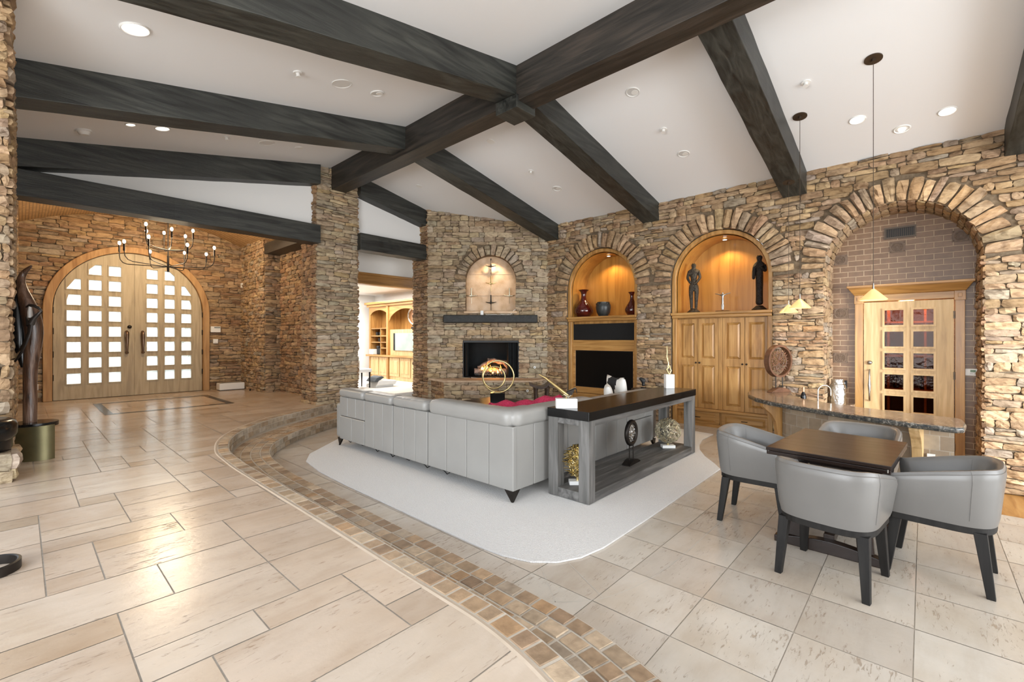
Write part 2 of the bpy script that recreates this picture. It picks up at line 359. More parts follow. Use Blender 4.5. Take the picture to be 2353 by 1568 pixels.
def cut(a, b, holes):
    out = [(a, b)]
    for h0, h1 in holes:
        nxt = []
        for p, q in out:
            if h1 <= p or h0 >= q: nxt.append((p, q)); continue
            if h0 > p + .04: nxt.append((p, h0))
            if h1 < q - .04: nxt.append((h1, q))
        out = nxt
    return out
def voussoirs(mb, P, uc, zs, ri, ro, n, pal, dep=(.06, .12), a0=0.0):
    """fan of stones standing on edge round an arch"""
    def Q(t, r, d):
        a = pi - t
        return P(uc + r * math.cos(a), zs + r * math.sin(a), d)
    t = a0 * -1
    end = pi + a0
    while t < end - .02:
        w = pi / n * R(.75, 1.3)
        if end - (t + w) < pi / n * .5: w = end - t
        rr = ro + R(-.07, .03)
        # polar stone: u is angle scaled to metres at the mean radius
        rm = (ri + ro) / 2
        stone(mb, lambda u, v, d, rm=rm: Q(u / rm, v, d), t * rm, (t + w) * rm, ri - .01 + R(-.012, .012), rr, R(*dep), tintof(pal), .010)
        t += w

# ------------------------------------------------------------------ arched wall (right)
ARCH = [(.283, .88), (2.763, .89), (5.245, .89)]          # centres along Y and radii; spring line at 2.76
ZS = 2.765; RO = 1.23
PW = planeP((XW, 0, 0), (0, 1, 0), (-1, 0, 0))
def iv_wall(z0, z1):
    zm = (z0 + z1) / 2; hs = []
    for yc, r in ARCH:
        if zm < ZS - .05: hs.append((yc - r, yc + r))
        elif zm < ZS + RO: w = math.sqrt(max(0, RO ** 2 - (zm - ZS) ** 2)); hs.append((yc - w, yc + w))
    return cut(-3.0, 6.70, hs)
mb = MB(); stones(mb, PW, -.35, 4.36, iv_wall, WARM, ragged=.012)
for yc, r in ARCH: voussoirs(mb, PW, yc, ZS, r, RO, 27, WARM)
# stone-lined reveal of the bar alcove
yc, r = ARCH[0]
stones(mb, planeP((XW, yc + r, 0), (1, 0, 0), (0, -1, 0)), -.35, ZS, lambda a, b: [(-.02, .8)], WARM, dep=(.01, .03))
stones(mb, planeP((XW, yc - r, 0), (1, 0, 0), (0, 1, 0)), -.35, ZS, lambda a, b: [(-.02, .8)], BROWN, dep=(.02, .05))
for k in range(26):
    a0, a1 = pi * k / 26, pi * (k + 1) / 26
    def Pq(u, v, d, a0=a0):
        a = a0 + u / r; return Vector((XW + v, yc + (r - d) * math.cos(a), ZS + (r - d) * math.sin(a)))
    w = pi / 26 * r; q = 0
    while q < .78:
        e = min(.8, q + R(.2, .4)); stone(mb, Pq, 0, w, q, e, R(.01, .03), tintof(WARM)); q = e
ws = mb.build('wall_right', stone_m); tag(ws, 'brown stacked ledgestone wall with three round arches', kind='structure')
mb = MB()
out = [(-3.0, -.4), (-3.0, 4.6), (6.75, 4.6), (6.75, -.4)]
for yc, r in reversed(ARCH):
    out += [(yc + r, -.4)] + arc((yc, ZS), r, 0, pi, 24) + [(yc - r, -.4)]
mb.prism(out, lambda a, b, d: (XW + d, a, b), .0, .78)
mb.build('mortar_backing', mortar_m, ws)

# ------------------------------------------------------------------ diagonal fireplace wall
def PF(u, v, d): return Fv * (FD - d) + Rv * u + Zv * v
FS0, FS1 = -2.036, .90
FB = (-1.194, .174, .713, 1.608)          # firebox opening
NC, NR, NS, NB = -.515, .61, 3.07, 2.31   # shrine niche
def iv_fire(z0, z1):
    zm = (z0 + z1) / 2; hs = []
    if FB[2] < zm < FB[3] + .01: hs.append((FB[0], FB[1]))
    if NB < zm <= NS - .02: hs.append((NC - NR, NC + NR))
    elif NS - .02 < zm < NS + .87: w = math.sqrt(max(0, .87 ** 2 - (zm - NS) ** 2)); hs.append((NC - w, NC + w))
    return cut(FS0, FS1, hs)
mb = MB(); stones(mb, PF, .0, 4.95, iv_fire, PALE, h=(.06, .145), l=(.12, .42), dep=(.022, .065))
voussoirs(mb, PF, NC, NS, NR, .88, 19, PALE, dep=(.06, .10))
wf = mb.build('wall_fireplace', stone_m); tag(wf, kind='structure')
mb = MB()
ft = 5.0; th = -.35
for pts in ([(FS0, 0), (FB[0], 0), (FB[0], ft), (FS0, ft)], [(FB[1], 0), (FS1, 0), (FS1, ft), (FB[1], ft)],
            [(FB[0], 0), (FB[1], 0), (FB[1], FB[2]), (FB[0], FB[2])], [(FB[0], FB[3]), (FB[1], FB[3]), (FB[1], NB), (FB[0], NB)],
            [(FB[0], NB), (NC - NR, NB), (NC - NR, ft), (FB[0], ft)], [(NC + NR, NB), (FB[1], NB), (FB[1], ft), (NC + NR, ft)],
            [(NC - NR, ft)] + arc((NC, NS), NR, pi, 0, 20) + [(NC + NR, ft)]):
    mb.prism(pts, PF, 0, th)
mb.build('mortar_backing', mortar_m, wf)
mb = MB(); mb.prism([(NC - NR - .1, NB - .1), (NC + NR + .1, NB - .1), (NC + NR + .1, NS + NR + .1), (NC - NR - .1, NS + NR + .1)], PF, -.22, -.30)
for (a, b, c, d) in ((NC - .003, NB, NC + .003, NS + NR), (NC - NR, 2.72, NC + NR, 2.726), (NC - NR, 3.24, NC + NR, 3.246)):
    mb.prism([(a, b), (c, b), (c, d), (a, d)], PF, -.212, -.219)
mb.build('sandstone_panel', terra_m, wf)
mb = MB(); mb.prism([(NC - NR - .03, NB - .05), (NC + NR + .03, NB - .05), (NC + NR + .03, NB), (NC - NR - .03, NB)], PF, .09, -.22)
mb.build('niche_sill', terra_m, wf, bevel=.012)
# its left return beside the opening to the next room
CL = Fv * FD + Rv * FS0
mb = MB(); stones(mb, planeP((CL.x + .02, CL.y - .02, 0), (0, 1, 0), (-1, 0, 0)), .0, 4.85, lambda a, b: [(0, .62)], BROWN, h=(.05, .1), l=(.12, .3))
o = mb.build('wall_fireplace_return', stone_m); tag(o, kind='structure')
BOX((CL.x + .02, CL.y + .03, 0), (CL.x + .4, CL.y + .62, 4.9), 'mortar_backing', mortar_m, o)

# ------------------------------------------------------------------ stone column under the ridge
cx0, cx1, cy0, cy1 = 4.03, 4.90, 9.02, 9.66
mb = MB()
stones(mb, planeP((0, cy0, 0), (1, 0, 0), (0, -1, 0)), .0, 5.16, lambda a, b: [(cx0, cx1)], PALE, h=(.045, .095), l=(.14, .42), dep=(.02, .05), ragged=.035)
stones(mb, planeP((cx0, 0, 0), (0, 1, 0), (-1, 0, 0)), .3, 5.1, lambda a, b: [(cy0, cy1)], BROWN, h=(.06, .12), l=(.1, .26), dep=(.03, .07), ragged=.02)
stones(mb, planeP((cx1, 0, 0), (0, 1, 0), (1, 0, 0)), .0, 5.1, lambda a, b: [(cy0, cy1)], BROWN, ragged=.02)
o = mb.build('stone_column', stone_m); tag(o, 'square stacked stone column carrying the end of the ridge beam', 'column')
BOX((cx0, cy0, 0), (cx1, cy1, 5.14), 'mortar_core', mortar_m, o)

# ------------------------------------------------------------------ entry vestibule
DC, DR, DZ = 1.808, 1.352, 2.30           # door centre, radius, spring height
VC, VRr, VZ = 2.09, 4.84, -.30            # vault
def vz(x): return VZ + math.sqrt(VRr ** 2 - (x - VC) ** 2)
FRM = DR + .15
def iv_entry(z0, z1):
    zm = (z0 + z1) / 2
    hs = []
    if zm < DZ: hs.append((DC - FRM, DC + FRM))
    elif zm < DZ + FRM: w = math.sqrt(max(0, FRM ** 2 - (zm - DZ) ** 2)); hs.append((DC - w, DC + w))
    return cut(-.1, 4.15, hs)
mb = MB(); stones(mb, planeP((0, 13.7, 0), (1, 0, 0), (0, -1, 0)), .3, 4.62, iv_entry, WARM + BROWN, h=(.06, .13), l=(.16, .5), dep=(.02, .05))
o = mb.build('wall_entry', stone_m); tag(o, kind='structure')
mb = MB(); ow = [(-.6, .2), (-.6, 4.8), (4.6, 4.8), (4.6, .2), (DC + DR + .02, .2)] + arc((DC, DZ), DR + .02, 0, pi, 30) + [(DC - DR - .02, .2)]
mb.prism(ow, lambda a, b, d: (a, 13.7 + d, b), 0, .3); mb.build('mortar_backing', mortar_m, o)
mb = MB()
stones(mb, planeP((4.08, 0, 0), (0, 1, 0), (-1, 0, 0)), .3, 4.3, lambda a, b: [(12.0, 13.7)], WARM, h=(.06, .12), l=(.12, .3))
stones(mb, planeP((0, 12.0, 0), (1, 0, 0), (0, -1, 0)), .3, 4.3, lambda a, b: [(4.08, 4.46)], WARM, h=(.06, .12), l=(.14, .34))
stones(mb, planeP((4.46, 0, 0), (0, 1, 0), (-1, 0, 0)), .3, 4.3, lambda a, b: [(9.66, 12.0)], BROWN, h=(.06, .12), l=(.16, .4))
o = mb.build('wall_vestibule', stone_m); tag(o, kind='structure')
BOX((4.08, 12.0, .2), (4.6, 14.0, 4.6), 'mortar_backing', mortar_m, o); BOX((4.46, 9.66, .2), (4.75, 12.0, 4.6), 'mortar_backing', mortar_m, o)
mb = MB(); xs = [VC - 2.5 + 5.0 * i / 40 for i in range(41)]
mb.grid([[(x, y, vz(x)) for x in xs] for y in (9.3, 13.9)]); mb.grid([[(x, y, vz(x) + .1) for x in xs] for y in (9.3, 13.9)])
o = mb.build('ceiling_vault', vault_m); tag(o, kind='structure')

# ------------------------------------------------------------------ left wall with arched near end
near = [(6.95, .0), (6.95, 2.0), (6.8, 2.7), (6.4, 3.4), (5.8, 3.9), (5.1, 4.2), (4.4, 4.38)]
def near_y(z):
    for (ya, za), (yb, zb) in zip(near, near[1:]):
        if za <= z <= zb: return ya + (yb - ya) * (z - za) / (zb - za)
    return near[-1][0]
mb = MB()
stones(mb, planeP((-.09, 0, 0), (0, 1, 0), (1, 0, 0)), .3, 4.5, lambda a, b: [(near_y((a + b) / 2), 13.7)], WARM, h=(.06, .13), l=(.14, .4), dep=(.025, .06))
nn = []
for (ya, za), (yb, zb) in zip(near, near[1:]):
    for k in range(8): nn.append((ya + (yb - ya) * k / 8, za + (zb - za) * k / 8))
nn.append(near[-1])
for k in range(len(nn) - 1):
    (ya, za), (yb, zb) = nn[k], nn[k + 1]; t = Vector((0, yb - ya, zb - za)); ln = t.length; t.normalize(); nrm = Vector((0, -t.z, t.y))
    if za < .25: continue
    steps = max(1, int(ln / .1))
    for q in range(steps):
        x = -.62
        while x < -.1:
            w = min(R(.14, .3), -.07 - x)
            stone(mb, lambda u, v, d, ya=ya, za=za, t=t, nrm=nrm: Vector((u, ya, za)) + t * v + nrm * d, x, x + w, ln * q / steps, ln * (q + 1) / steps, R(.02, .05), tintof(WARM)); x += w
o = mb.build('wall_left', stone_m); tag(o, kind='structure')
mb = MB(); mb.prism([(13.9, .2)] + [(y, max(.2, z)) for y, z in near] + [(4.4, 4.6), (13.9, 4.6)], lambda a, b, d: (d, a, b), -.62, -.09); mb.build('mortar_backing', mortar_m, o)

# ------------------------------------------------------------------ ceilings
mb = MB(); mb.prism([(-.8, ceilL(-.8)), (4.475, ceilL(4.475)), (9.4, ceilR(9.4)), (9.4, ceilR(9.4) + .15), (4.475, 5.4), (-.8, ceilL(-.8) + .15)], lambda a, b, d: (a, d, b), -6.5, 9.4)
o = mb.build('ceiling', paint_m); tag(o, kind='structure')
mb = MB(); mb.prism([(-.3, 3.8), (-.3, 4.5), (4.3, 5.2), (4.03, 3.8)], lambda a, b, d: (a, d, b), 9.12, 9.3)
mb.prism([(4.9, 3.8), (4.9, 5.15), (7.0, 4.75), (7.0, 3.8)], lambda a, b, d: (a, d, b), 9.12, 9.3)
o = mb.build('wall_gable', white_m); tag(o, 'white gable infill above the tie beams', kind='structure')

# ------------------------------------------------------------------ beams
def beam(label, x0, x1, y0, y1, zf, depth, mat, sag=0):
    n = 14; rows = []
    for i in range(n + 1):
        x = x0 + (x1 - x0) * i / n; zt = zf(x) + .03; zb = zf(x) - depth; j = lambda: R(-.004, .004)
        rows.append([(x, y0 + j(), zb + j()), (x, y1 + j(), zb + j()), (x, y1 + j(), zt), (x, y0 + j(), zt)])
    m = MB(); b = m.grid(rows, closeu=True); m.f.append((b, b + 1, b + 2, b + 3)); m.c.append((1, 1, 1)); e = b + n * 4; m.f.append((e + 3, e + 2, e + 1, e)); m.c.append((1, 1, 1))
    o = m.build('ceiling_beam', mat, bevel=.008); tag(o, label, 'beam', 'dark ceiling beams'); return o
BY = [-.94, 1.556, 4.045, 6.53]
lab = ['dark beam cut off by the right edge of the photo, over the stone pier', 'dark sloping beam landing on the stone wall just left of the bar arch',
       'dark sloping beam landing on the stone wall between the two wooden niches', 'dark sloping beam landing beside the fireplace corner of the stone wall']
for y, t in zip(BY, lab): beam(t, 4.62, XW + .02, y - .17, y + .17, ceilR, .36, beamX)
beam('short dark sloping beam from the stone column to the fireplace wall', 4.9, 6.70, 8.86, 9.19, lambda x: ceilR(x) - .02, .36, beamX)
for y, t in ((4.045, 'nearest and largest dark beam crossing the upper left of the ceiling'), (6.53, 'second dark beam from the front on the left ceiling, ending at the ridge above the column'),):
    beam(t, -.4, 4.33, y - .17, y + .17, ceilL, .37, beamX)
beam('dark sloping gable beam on the left ending at the top of the stone column', -.1, 4.04, 8.86, 9.19, lambda x: ceilL(x) - .02, .36, beamX)
beam('level dark tie beam over the vestibule, below the sloping gable beam', -.1, 4.04, 8.86, 9.19, lambda x: 3.89, .33, beamX)
beam('level dark tie beam over the opening right of the stone column', 4.9, 6.68, 8.86, 9.19, lambda x: 3.89, .33, beamX)
mb = MB(); n = 20
rows = []
for i in range(n + 1):
    y = -6.0 + (cy0 - .03 + 6.0) * i / n; j = lambda: R(-.004, .004)
    rows.append([(4.32 + j(), y, 4.72 + j()), (4.63 + j(), y, 4.72 + j()), (4.63 + j(), y, 5.22), (4.32 + j(), y, 5.22)])
b = mb.grid(rows, closeu=True); mb.f += [(0, 1, 2, 3), (n * 4 + 3, n * 4 + 2, n * 4 + 1, n * 4)]; mb.c += [(1, 1, 1)] * 2
o = mb.build('ridge_beam', beamY, bevel=.008); tag(o, 'massive dark ridge beam running from top right to the stone column', 'beam', 'dark ceiling beams')
o = BOX((4.29, 3.84, 4.63), (4.66, 4.22, 4.80), 'beam_saddle_block', beamX, bevel=.006); tag(o, 'small square dark block under the ridge where four beams meet', 'block')
o = BOX((4.06, 9.70, 3.74), (4.44, 12.0, 4.0), 'ceiling_beam', beamY, bevel=.01); tag(o, 'short dark lintel beam over the recess behind the stone column', 'beam', 'dark ceiling beams')

# ------------------------------------------------------------------ floors
HU = .32; HS = .16
FU = np.array([(-6, .3), (-1, .70), (0, 1.13), (.5, 1.34), (1.05, 1.517), (1.3, 1.57), (1.53, 1.598), (2.2, 1.60), (3, 1.61), (4.2, 1.612), (4.9, 1.615), (5.3, 1.62), (6.0, 1.66), (6.32, 1.73), (6.66, 1.83), (6.98, 1.97), (7.22, 2.11), (7.45, 2.28), (7.8, 2.59), (8.115, 2.95), (8.5, 3.58), (8.863, 4.16), (9.3, 4.85)])
FLo = np.array([(-6, .75), (-1, 1.12), (0, 1.53), (.5, 1.75), (.83, 1.89), (1.17, 1.99), (1.4, 2.02), (2, 2.03), (3, 2.035), (4.2, 2.035), (4.9, 2.035), (5.36, 2.05), (5.86, 2.105), (6.1, 2.14), (6.32, 2.195), (6.56, 2.29), (6.92, 2.48), (7.37, 2.88), (7.83, 3.49), (8.125, 3.98), (8.5, 4.7), (8.8, 5.4), (9.1, 6.2), (9.3, 6.7)])
def smoothfn(T):
    ys = np.linspace(-6, 9.3, 700); xs = np.interp(ys, T[:, 0], T[:, 1]); k = np.ones(15) / 15
    xp = np.convolve(np.pad(xs, 7, mode='edge'), k, mode='valid'); return lambda y: float(np.interp(y, ys, xp))
fU = smoothfn(FU); fL = smoothfn(FLo)
def curvepts(f, y0, y1, st=.05):
    """points along an edge, even in arc length, with outward normals (towards the sunken side)"""
    ys = np.linspace(y0, y1, 1200); P = [Vector((f(y), y, 0)) for y in ys]; out = [P[0]]; acc = 0
    for a, b in zip(P, P[1:]):
        acc += (b - a).length
        if acc >= st: out.append(b); acc = 0
    nr = []
    for i in range(len(out)):
        t = (out[min(i + 1, len(out) - 1)] - out[max(i - 1, 0)]).normalized(); nr.append(Vector((t.y, -t.x, 0)))
    return out, nr
def floor_tile(mb, x0, x1, y0, y1, z, col, g=.004, xmax=None, xmin=None, dz=None):
    x0 += g; x1 -= g; y0 += g; y1 -= g
    n = 1 if (xmax is None and xmin is None) else max(2, int((y1 - y0) / .05))
    ys = [y0 + (y1 - y0) * i / n for i in range(n + 1)]
    z += R(-.0008, .0008)
    lo = [max(x0, xmin(y)) if xmin else x0 for y in ys]; hi = [min(x1, xmax(y)) if xmax else x1 for y in ys]
    keep = [i for i in range(n + 1) if hi[i] > lo[i] + .004]
    if len(keep) < 2: return
    pts = [(hi[i], ys[i], z) for i in keep] + [(lo[i], ys[i], z) for i in reversed(keep)]
    mb.poly(pts, col)
TRAV = [(.56, .445, .345), (.59, .475, .37), (.53, .415, .315), (.61, .50, .395), (.57, .45, .345)]
def tc(): 
    c = random.choice(TRAV); k = R(.93, 1.06); return (c[0] * k, c[1] * k, c[2] * k)
TRAV2 = [(.56, .49, .415), (.59, .52, .44), (.54, .47, .395), (.60, .535, .455)]
def tc2():
    c = random.choice(TRAV2); k = R(.95, 1.05); return (c[0] * k, c[1] * k, c[2] * k)
# upper floor: travertine in rows of mixed heights
def base_plate(name, f, y0, y1, z0, z1, left, mat):
    pts = [(left, y0)] + [(f(y), y) for y in np.linspace(y0, y1, 160)] + [(left, y1)]
    m = MB(); m.prism(pts, lambda a, b, d: (a, b, d), z0, z1); o = m.build(name, mat); tag(o, kind='structure'); return o
fl = base_plate('floor', lambda y: fU(y) - .004, -6, 9.25, -.5, HU - .003, -6.0, grout_m)
mb = MB(); m2 = MB(); m2.box((-6, 9.25, -.5), (4.9, 14.6, HU - .003)); m2.build('floor_extension', grout_m, fl)
lim = lambda y: fU(y) - .125
mod = .2265; gx0 = .09 - mod * 27; gy0 = 1.975 - mod * 35; NX = 48; NY = 88
occ = np.zeros((NY + 4, NX + 4), bool); rs_ = random.Random(11)
for q in range(NY):
    for p in range(NX):
        if occ[q, p]: continue
        opts = []
        for (w_, h_), wt in (((3, 2), 6), ((2, 2), 3.2), ((2, 1), 1.6), ((1, 1), .5), ((3, 1), .4), ((1, 2), .15)):
            if not occ[q:q + h_, p:p + w_].any(): opts.append(((w_, h_), wt))
        (w_, h_) = rs_.choices([o_[0] for o_ in opts], [o_[1] for o_ in opts])[0]
        occ[q:q + h_, p:p + w_] = True
        x0, y0 = gx0 + p * mod, gy0 + q * mod; x1, y1 = x0 + w_ * mod, y0 + h_ * mod
        c = tc()
        if w_ * h_ < 3 and rs_.random() < .35: c = (c[0] * .84, c[1] * .79, c[2] * .72)
        if y0 > 13.68 or x0 > 4.55: continue
        if y1 > 9.25: floor_tile(mb, x0, min(x1, 4.5), y0, min(y1, 13.72), HU, c, g=.0035)
        else: floor_tile(mb, x0, x1, y0, y1, HU, c, g=.0035, xmax=lim)
mb.build('travertine_tiles', trav_m, fl)
# dark inlay frame in front of the door
mb = MB(); ix0, ix1, iy0, iy1, wd = .99, 2.985, 10.5, 12.48, .12
for a in ((ix0, iy0, ix1, iy0 + wd), (ix0, iy1 - wd, ix1, iy1), (ix0, iy0 + wd, ix0 + wd, iy1 - wd), (ix1 - wd, iy0 + wd, ix1, iy1 - wd)):
    mb.poly([(a[0], a[1], HU + .003), (a[2], a[1], HU + .003), (a[2], a[3], HU + .003), (a[0], a[3], HU + .003)])
mb.build('dark_inlay_border', M('dark_stone_inlay', [(.035, .033, .032), (.07, .066, .062)], .25, ns=8), fl)
# pale pencil liner and brick nosing on the edge of the upper floor, treads and risers
MOS = [(.40, .29, .19), (.45, .335, .225), (.36, .255, .165), (.47, .36, .25), (.42, .295, .185), (.41, .335, .255), (.31, .215, .14), (.49, .385, .275), (.43, .28, .16)]
def mc():
    c = random.choice(MOS); q = R(.85, 1.15); return (c[0] * q, c[1] * q, c[2] * q)
def row_between(mb, pa, pb, z, lo, hi, t=.014):
    """tumbled bricks laid side by side between two matching point lists"""
    i = 0; n = len(pa)
    while i < n - 1:
        j = min(n - 1, i + random.randint(lo, hi)); c = mc()
        a0, a1, b0, b1 = pa[i], pa[j], pb[i], pb[j]
        g = .06
        q = [a0.lerp(a1, g).lerp(b0.lerp(b1, g), .05), a0.lerp(a1, 1 - g).lerp(b0.lerp(b1, 1 - g), .05), a0.lerp(a1, 1 - g).lerp(b0.lerp(b1, 1 - g), .95), a0.lerp(a1, g).lerp(b0.lerp(b1, g), .95)]
        bot = [(p.x, p.y, z - .01) for p in q]; cm = sum((Vector((p.x, p.y, 0)) for p in q), Vector()) / 4
        zz = z + R(.004, .008)
        mid = [(p.x, p.y, z + .002) for p in q]
        top = [(p.x + (cm.x - p.x) * .07, p.y + (cm.y - p.y) * .07, zz) for p in q]
        mb.hexa(mid, top, c)
        i = j
pu, nu = curvepts(fU, -5.9, 9.28, .022)
stepgrout_m = M('pale_step_grout', [(.50, .43, .345), (.58, .505, .41)], .9, ns=30)
st = base_plate('floor_step', fL, -6, 9.25, -.5, HS - .004, -2.0, stepgrout_m)
mb = MB(); mb.grid([[(p.x - n.x * .13, p.y - n.y * .13, HU - .0025) for p, n in zip(pu, nu)], [(p.x, p.y, HU - .0025) for p, n in zip(pu, nu)]]); mb.build('nosing_grout', stepgrout_m, st)
mb = MB(); mb.grid([[(p.x + n.x * .0015, p.y + n.y * .0015, HS - .004) for p, n in zip(pu, nu)], [(p.x + n.x * .0015, p.y + n.y * .0015, HU - .0025) for p, n in zip(pu, nu)]]); mb.build('riser_grout', stepgrout_m, st)
mb = MB()
row_between(mb, [p - n * .118 for p, n in zip(pu, nu)], [p - n * .002 for p, n in zip(pu, nu)], HU - .004, 4, 6)
# four brick rows on the lower tread, laid between the two edges
ysA = [p.y for p in pu]
pl, nl = curvepts(fL, -5.9, 9.28, .022)
def nearest_on(f, y): return Vector((f(y), y, 0))
rw = .108
for r_ in range(4):
    row_between(mb, [p - n * (rw * (r_ + 1)) for p, n in zip(pl, nl)], [p - n * (rw * r_ + .002) for p, n in zip(pl, nl)], HS - .004, 4, 6)
mb.build('tumbled_brick_treads', mosaic_m, st)
mb = MB(); a = [p - n * .155 for p, n in zip(pu, nu)]; b = [p - n * .122 for p, n in zip(pu, nu)]
mb.grid([[(p.x, p.y, HU - .001) for p in a], [(p.x, p.y, HU + .003) for p in [(q + w) / 2 for q, w in zip(a, b)]], [(p.x, p.y, HU - .001) for p in b]])
mb.build('pencil_liner', M('cream_liner', [(.50, .40, .30), (.57, .46, .355)], .5, ns=9), st)
RIS = [(.42, .36, .28), (.48, .42, .34), (.35, .29, .215), (.52, .465, .385), (.40, .31, .215)]
def riser(mb, pts, nrm, z0, z1):
    for r_ in range(2):
        za = z0 + (z1 - z0) * r_ / 2; zb = z0 + (z1 - z0) * (r_ + 1) / 2; i = random.randint(0, 3)
        while i < len(pts) - 1:
            j = min(len(pts) - 1, i + random.randint(4, 6)); c = random.choice(RIS); k = R(.85, 1.15); c = (c[0] * k, c[1] * k, c[2] * k)
            pa, pb, na = pts[i].lerp(pts[j], .05), pts[i].lerp(pts[j], .95), (nrm[i] + nrm[j]) * .5
            d = R(.006, .012)
            f = [(pa.x + na.x * d, pa.y + na.y * d), (pb.x + na.x * d, pb.y + na.y * d)]; b_ = [(pa.x - na.x * .01, pa.y - na.y * .01), (pb.x - na.x * .01, pb.y - na.y * .01)]
            mb.hexa([(*b_[0], za + .004), (*b_[1], za + .004), (*f[1], za + .006), (*f[0], za + .006)], [(*b_[0], zb - .004), (*b_[1], zb - .004), (*f[1], zb - .006), (*f[0], zb - .006)], c)
            i = j
mb = MB(); riser(mb, pu, nu, HS, HU - .006); riser(mb, pl, nl, 0, HS - .006)
mb.build('riser_tiles', mosaic_m, st)
# sunken living-room floor
def barx(y): return float(np.interp(y, [-6, -.31, -.30, .1, .42, .75, 1.1, 1.4, 1.6, 1.76, 1.77, 12], [6.22, 6.22, 6.5, 6.52, 6.6, 6.76, 6.93, 7.15, 7.5, 8.3, 8.9, 8.9]))
pts = [(-.5, -6)] + [(barx(y), y) for y in np.linspace(-6, 9.3, 400)] + [(-.5, 9.3)]
mb = MB(); mb.prism(pts, lambda a, b, d: (a, b, d), -.45, -.004)
fl2 = mb.build('floor', stepgrout_m); tag(fl2, 'beige travertine floor of the sunken living room', kind='structure')
mb = MB(); y = .037 - .5 * 12
while y < 9.3:
    x = 2.93 - 5.0
    while x < 9:
        if x + .5 > fL(max(-6, min(9.3, y + .25))) - .7: floor_tile(mb, x, x + .5, y, y + .5, 0, tc2(), g=.0025, xmin=lambda q: fL(max(-6, min(9.3, q))) + .004, xmax=lambda q: barx(q) - .004)
        x += .5
    y += .5
mb.build('travertine_tiles', trav_m, fl2)
mb = MB()
def gline(pts, w=.003):
    for a, b in zip(pts, pts[1:]):
        t = (Vector(b) - Vector(a)).normalized(); n_ = Vector((-t.y, t.x)) * w
        mb.poly([(a[0] + n_.x, a[1] + n_.y, .0012), (b[0] + n_.x, b[1] + n_.y, .0012), (b[0] - n_.x, b[1] - n_.y, .0012), (a[0] - n_.x, a[1] - n_.y, .0012)])
gline([(2.04, 2.25), (2.10, 2.0), (2.18, 1.82), (2.27, 1.69), (2.365, 1.595), (2.48, 1.51), (2.58, 1.465), (2.68, 1.433), (2.8, 1.405), (2.93, 1.382), (3.2, 1.358), (3.5, 1.35), (6.6, 1.35)])
gline([(2.577, 2.086), (2.261, 1.70)]); gline([(2.716, 1.916), (2.504, 1.507)])
mb.build('ring_joint', M('pale_joint', [(.50, .45, .38)], .9), fl2)
o = BOX((5.9, -6, -.5), (9.6, 1.9, -.35), 'floor_bar', planktile_m); tag(o, 'amber plank tile floor of the sunken bar', kind='structure')

# ------------------------------------------------------------------ bar alcove back wall
mb = MB(); mb.box((9.36, -1.2, -.4), (9.5, -.34, 4.0)); mb.box((9.36, .72, -.4), (9.5, 1.8, 4.0)); mb.box((9.36, -.34, 2.25), (9.5, .72, 4.0)); o = mb.build('wall_alcove', browntile_m); tag(o, 'brown brick-tiled back wall of the bar alcove', kind='structure')
relief_m = M('relief_tile', [(.13, .085, .055), (.18, .12, .08)], .45, ns=30, bump=.4)
def relief(y, z, w=.19, h=.165):
    m = MB(); m.box((9.345, y - w / 2, z - h / 2), (9.37, y + w / 2, z + h / 2))
    for rr in (.065, .045, .022): m.torus((9.343, y, z), rr, .006, (1, 0, 0), 20, 6)
    for k in range(8):
        a = 2 * pi * k / 8; m.tube([(9.343, y + .022 * math.cos(a), z + .022 * math.sin(a)), (9.343, y + .06 * math.cos(a + .35), z + .06 * math.sin(a + .35))], .006, 5)
    for s in (-1, 1):
        for t in (-1, 1): m.ball((9.345, y + s * .078, z + t * .066), .009, 6, 4)
    m.build('relief_tile', relief_m, o, smooth=40)
for y, z in ((1.03, 2.98), (.30, 3.10), (-.41, 3.17), (1.02, 2.08), (1.03, 1.33)): relief(y, z)
v = thing('air_vent', 'dark slotted air vent high on the brown tiled alcove wall', 'vent', (9.35, .27, 3.24))
mb = MB(); mb.box((9.335, .08, 3.24), (9.36, .46, 3.265)); mb.box((9.335, .08, 3.395), (9.36, .46, 3.42)); mb.box((9.335, .08, 3.265), (9.36, .10, 3.395)); mb.box((9.335, .44, 3.265), (9.36, .46, 3.395))
mb.build('frame', M('bronze_vent', [(.10, .075, .055)], .5, metal=.3), v); BOX((9.352, .10, 3.265), (9.36, .44, 3.395), 'backing', black_m, v)
for k in range(15): mb = MB(); y = .112 + k * .0226; mb.box((9.338, y, 3.267), (9.353, y + .006, 3.393)); mb.build('slat', bpy.data.materials['bronze_vent'], v)

# ---------------------------------------------------------------- generic panelled leaf with holes
def leaf(mb, P, ysplit, holes, z0, topf, d0, d1):
    """ysplit: list of x edges; holes: {col index: [(za, zb), ...]}"""
    for i in range(len(ysplit) - 1):
        a, b = ysplit[i], ysplit[i + 1]; z = z0
        for za, zb in holes.get(i, []):
            mb.prism([(a, z), (b, z), (b, za), (a, za)], P, d0, d1); z = zb
        n = 8; top = [(b + (a - b) * k / n, topf(b + (a - b) * k / n)) for k in range(n + 1)]
        mb.prism([(a, z), (b, z)] + top, P, d0, d1)
def pane_frame(mb, P, a, b, za, zb, w=.014, d0=0, d1=.012):
    for q in ((a - w, za - w, b + w, za), (a - w, zb, b + w, zb + w), (a - w, za, a, zb), (b, za, b + w, zb)):
        mb.prism([(q[0], q[1]), (q[2], q[1]), (q[2], q[3]), (q[0], q[3])], P, d0, d1)

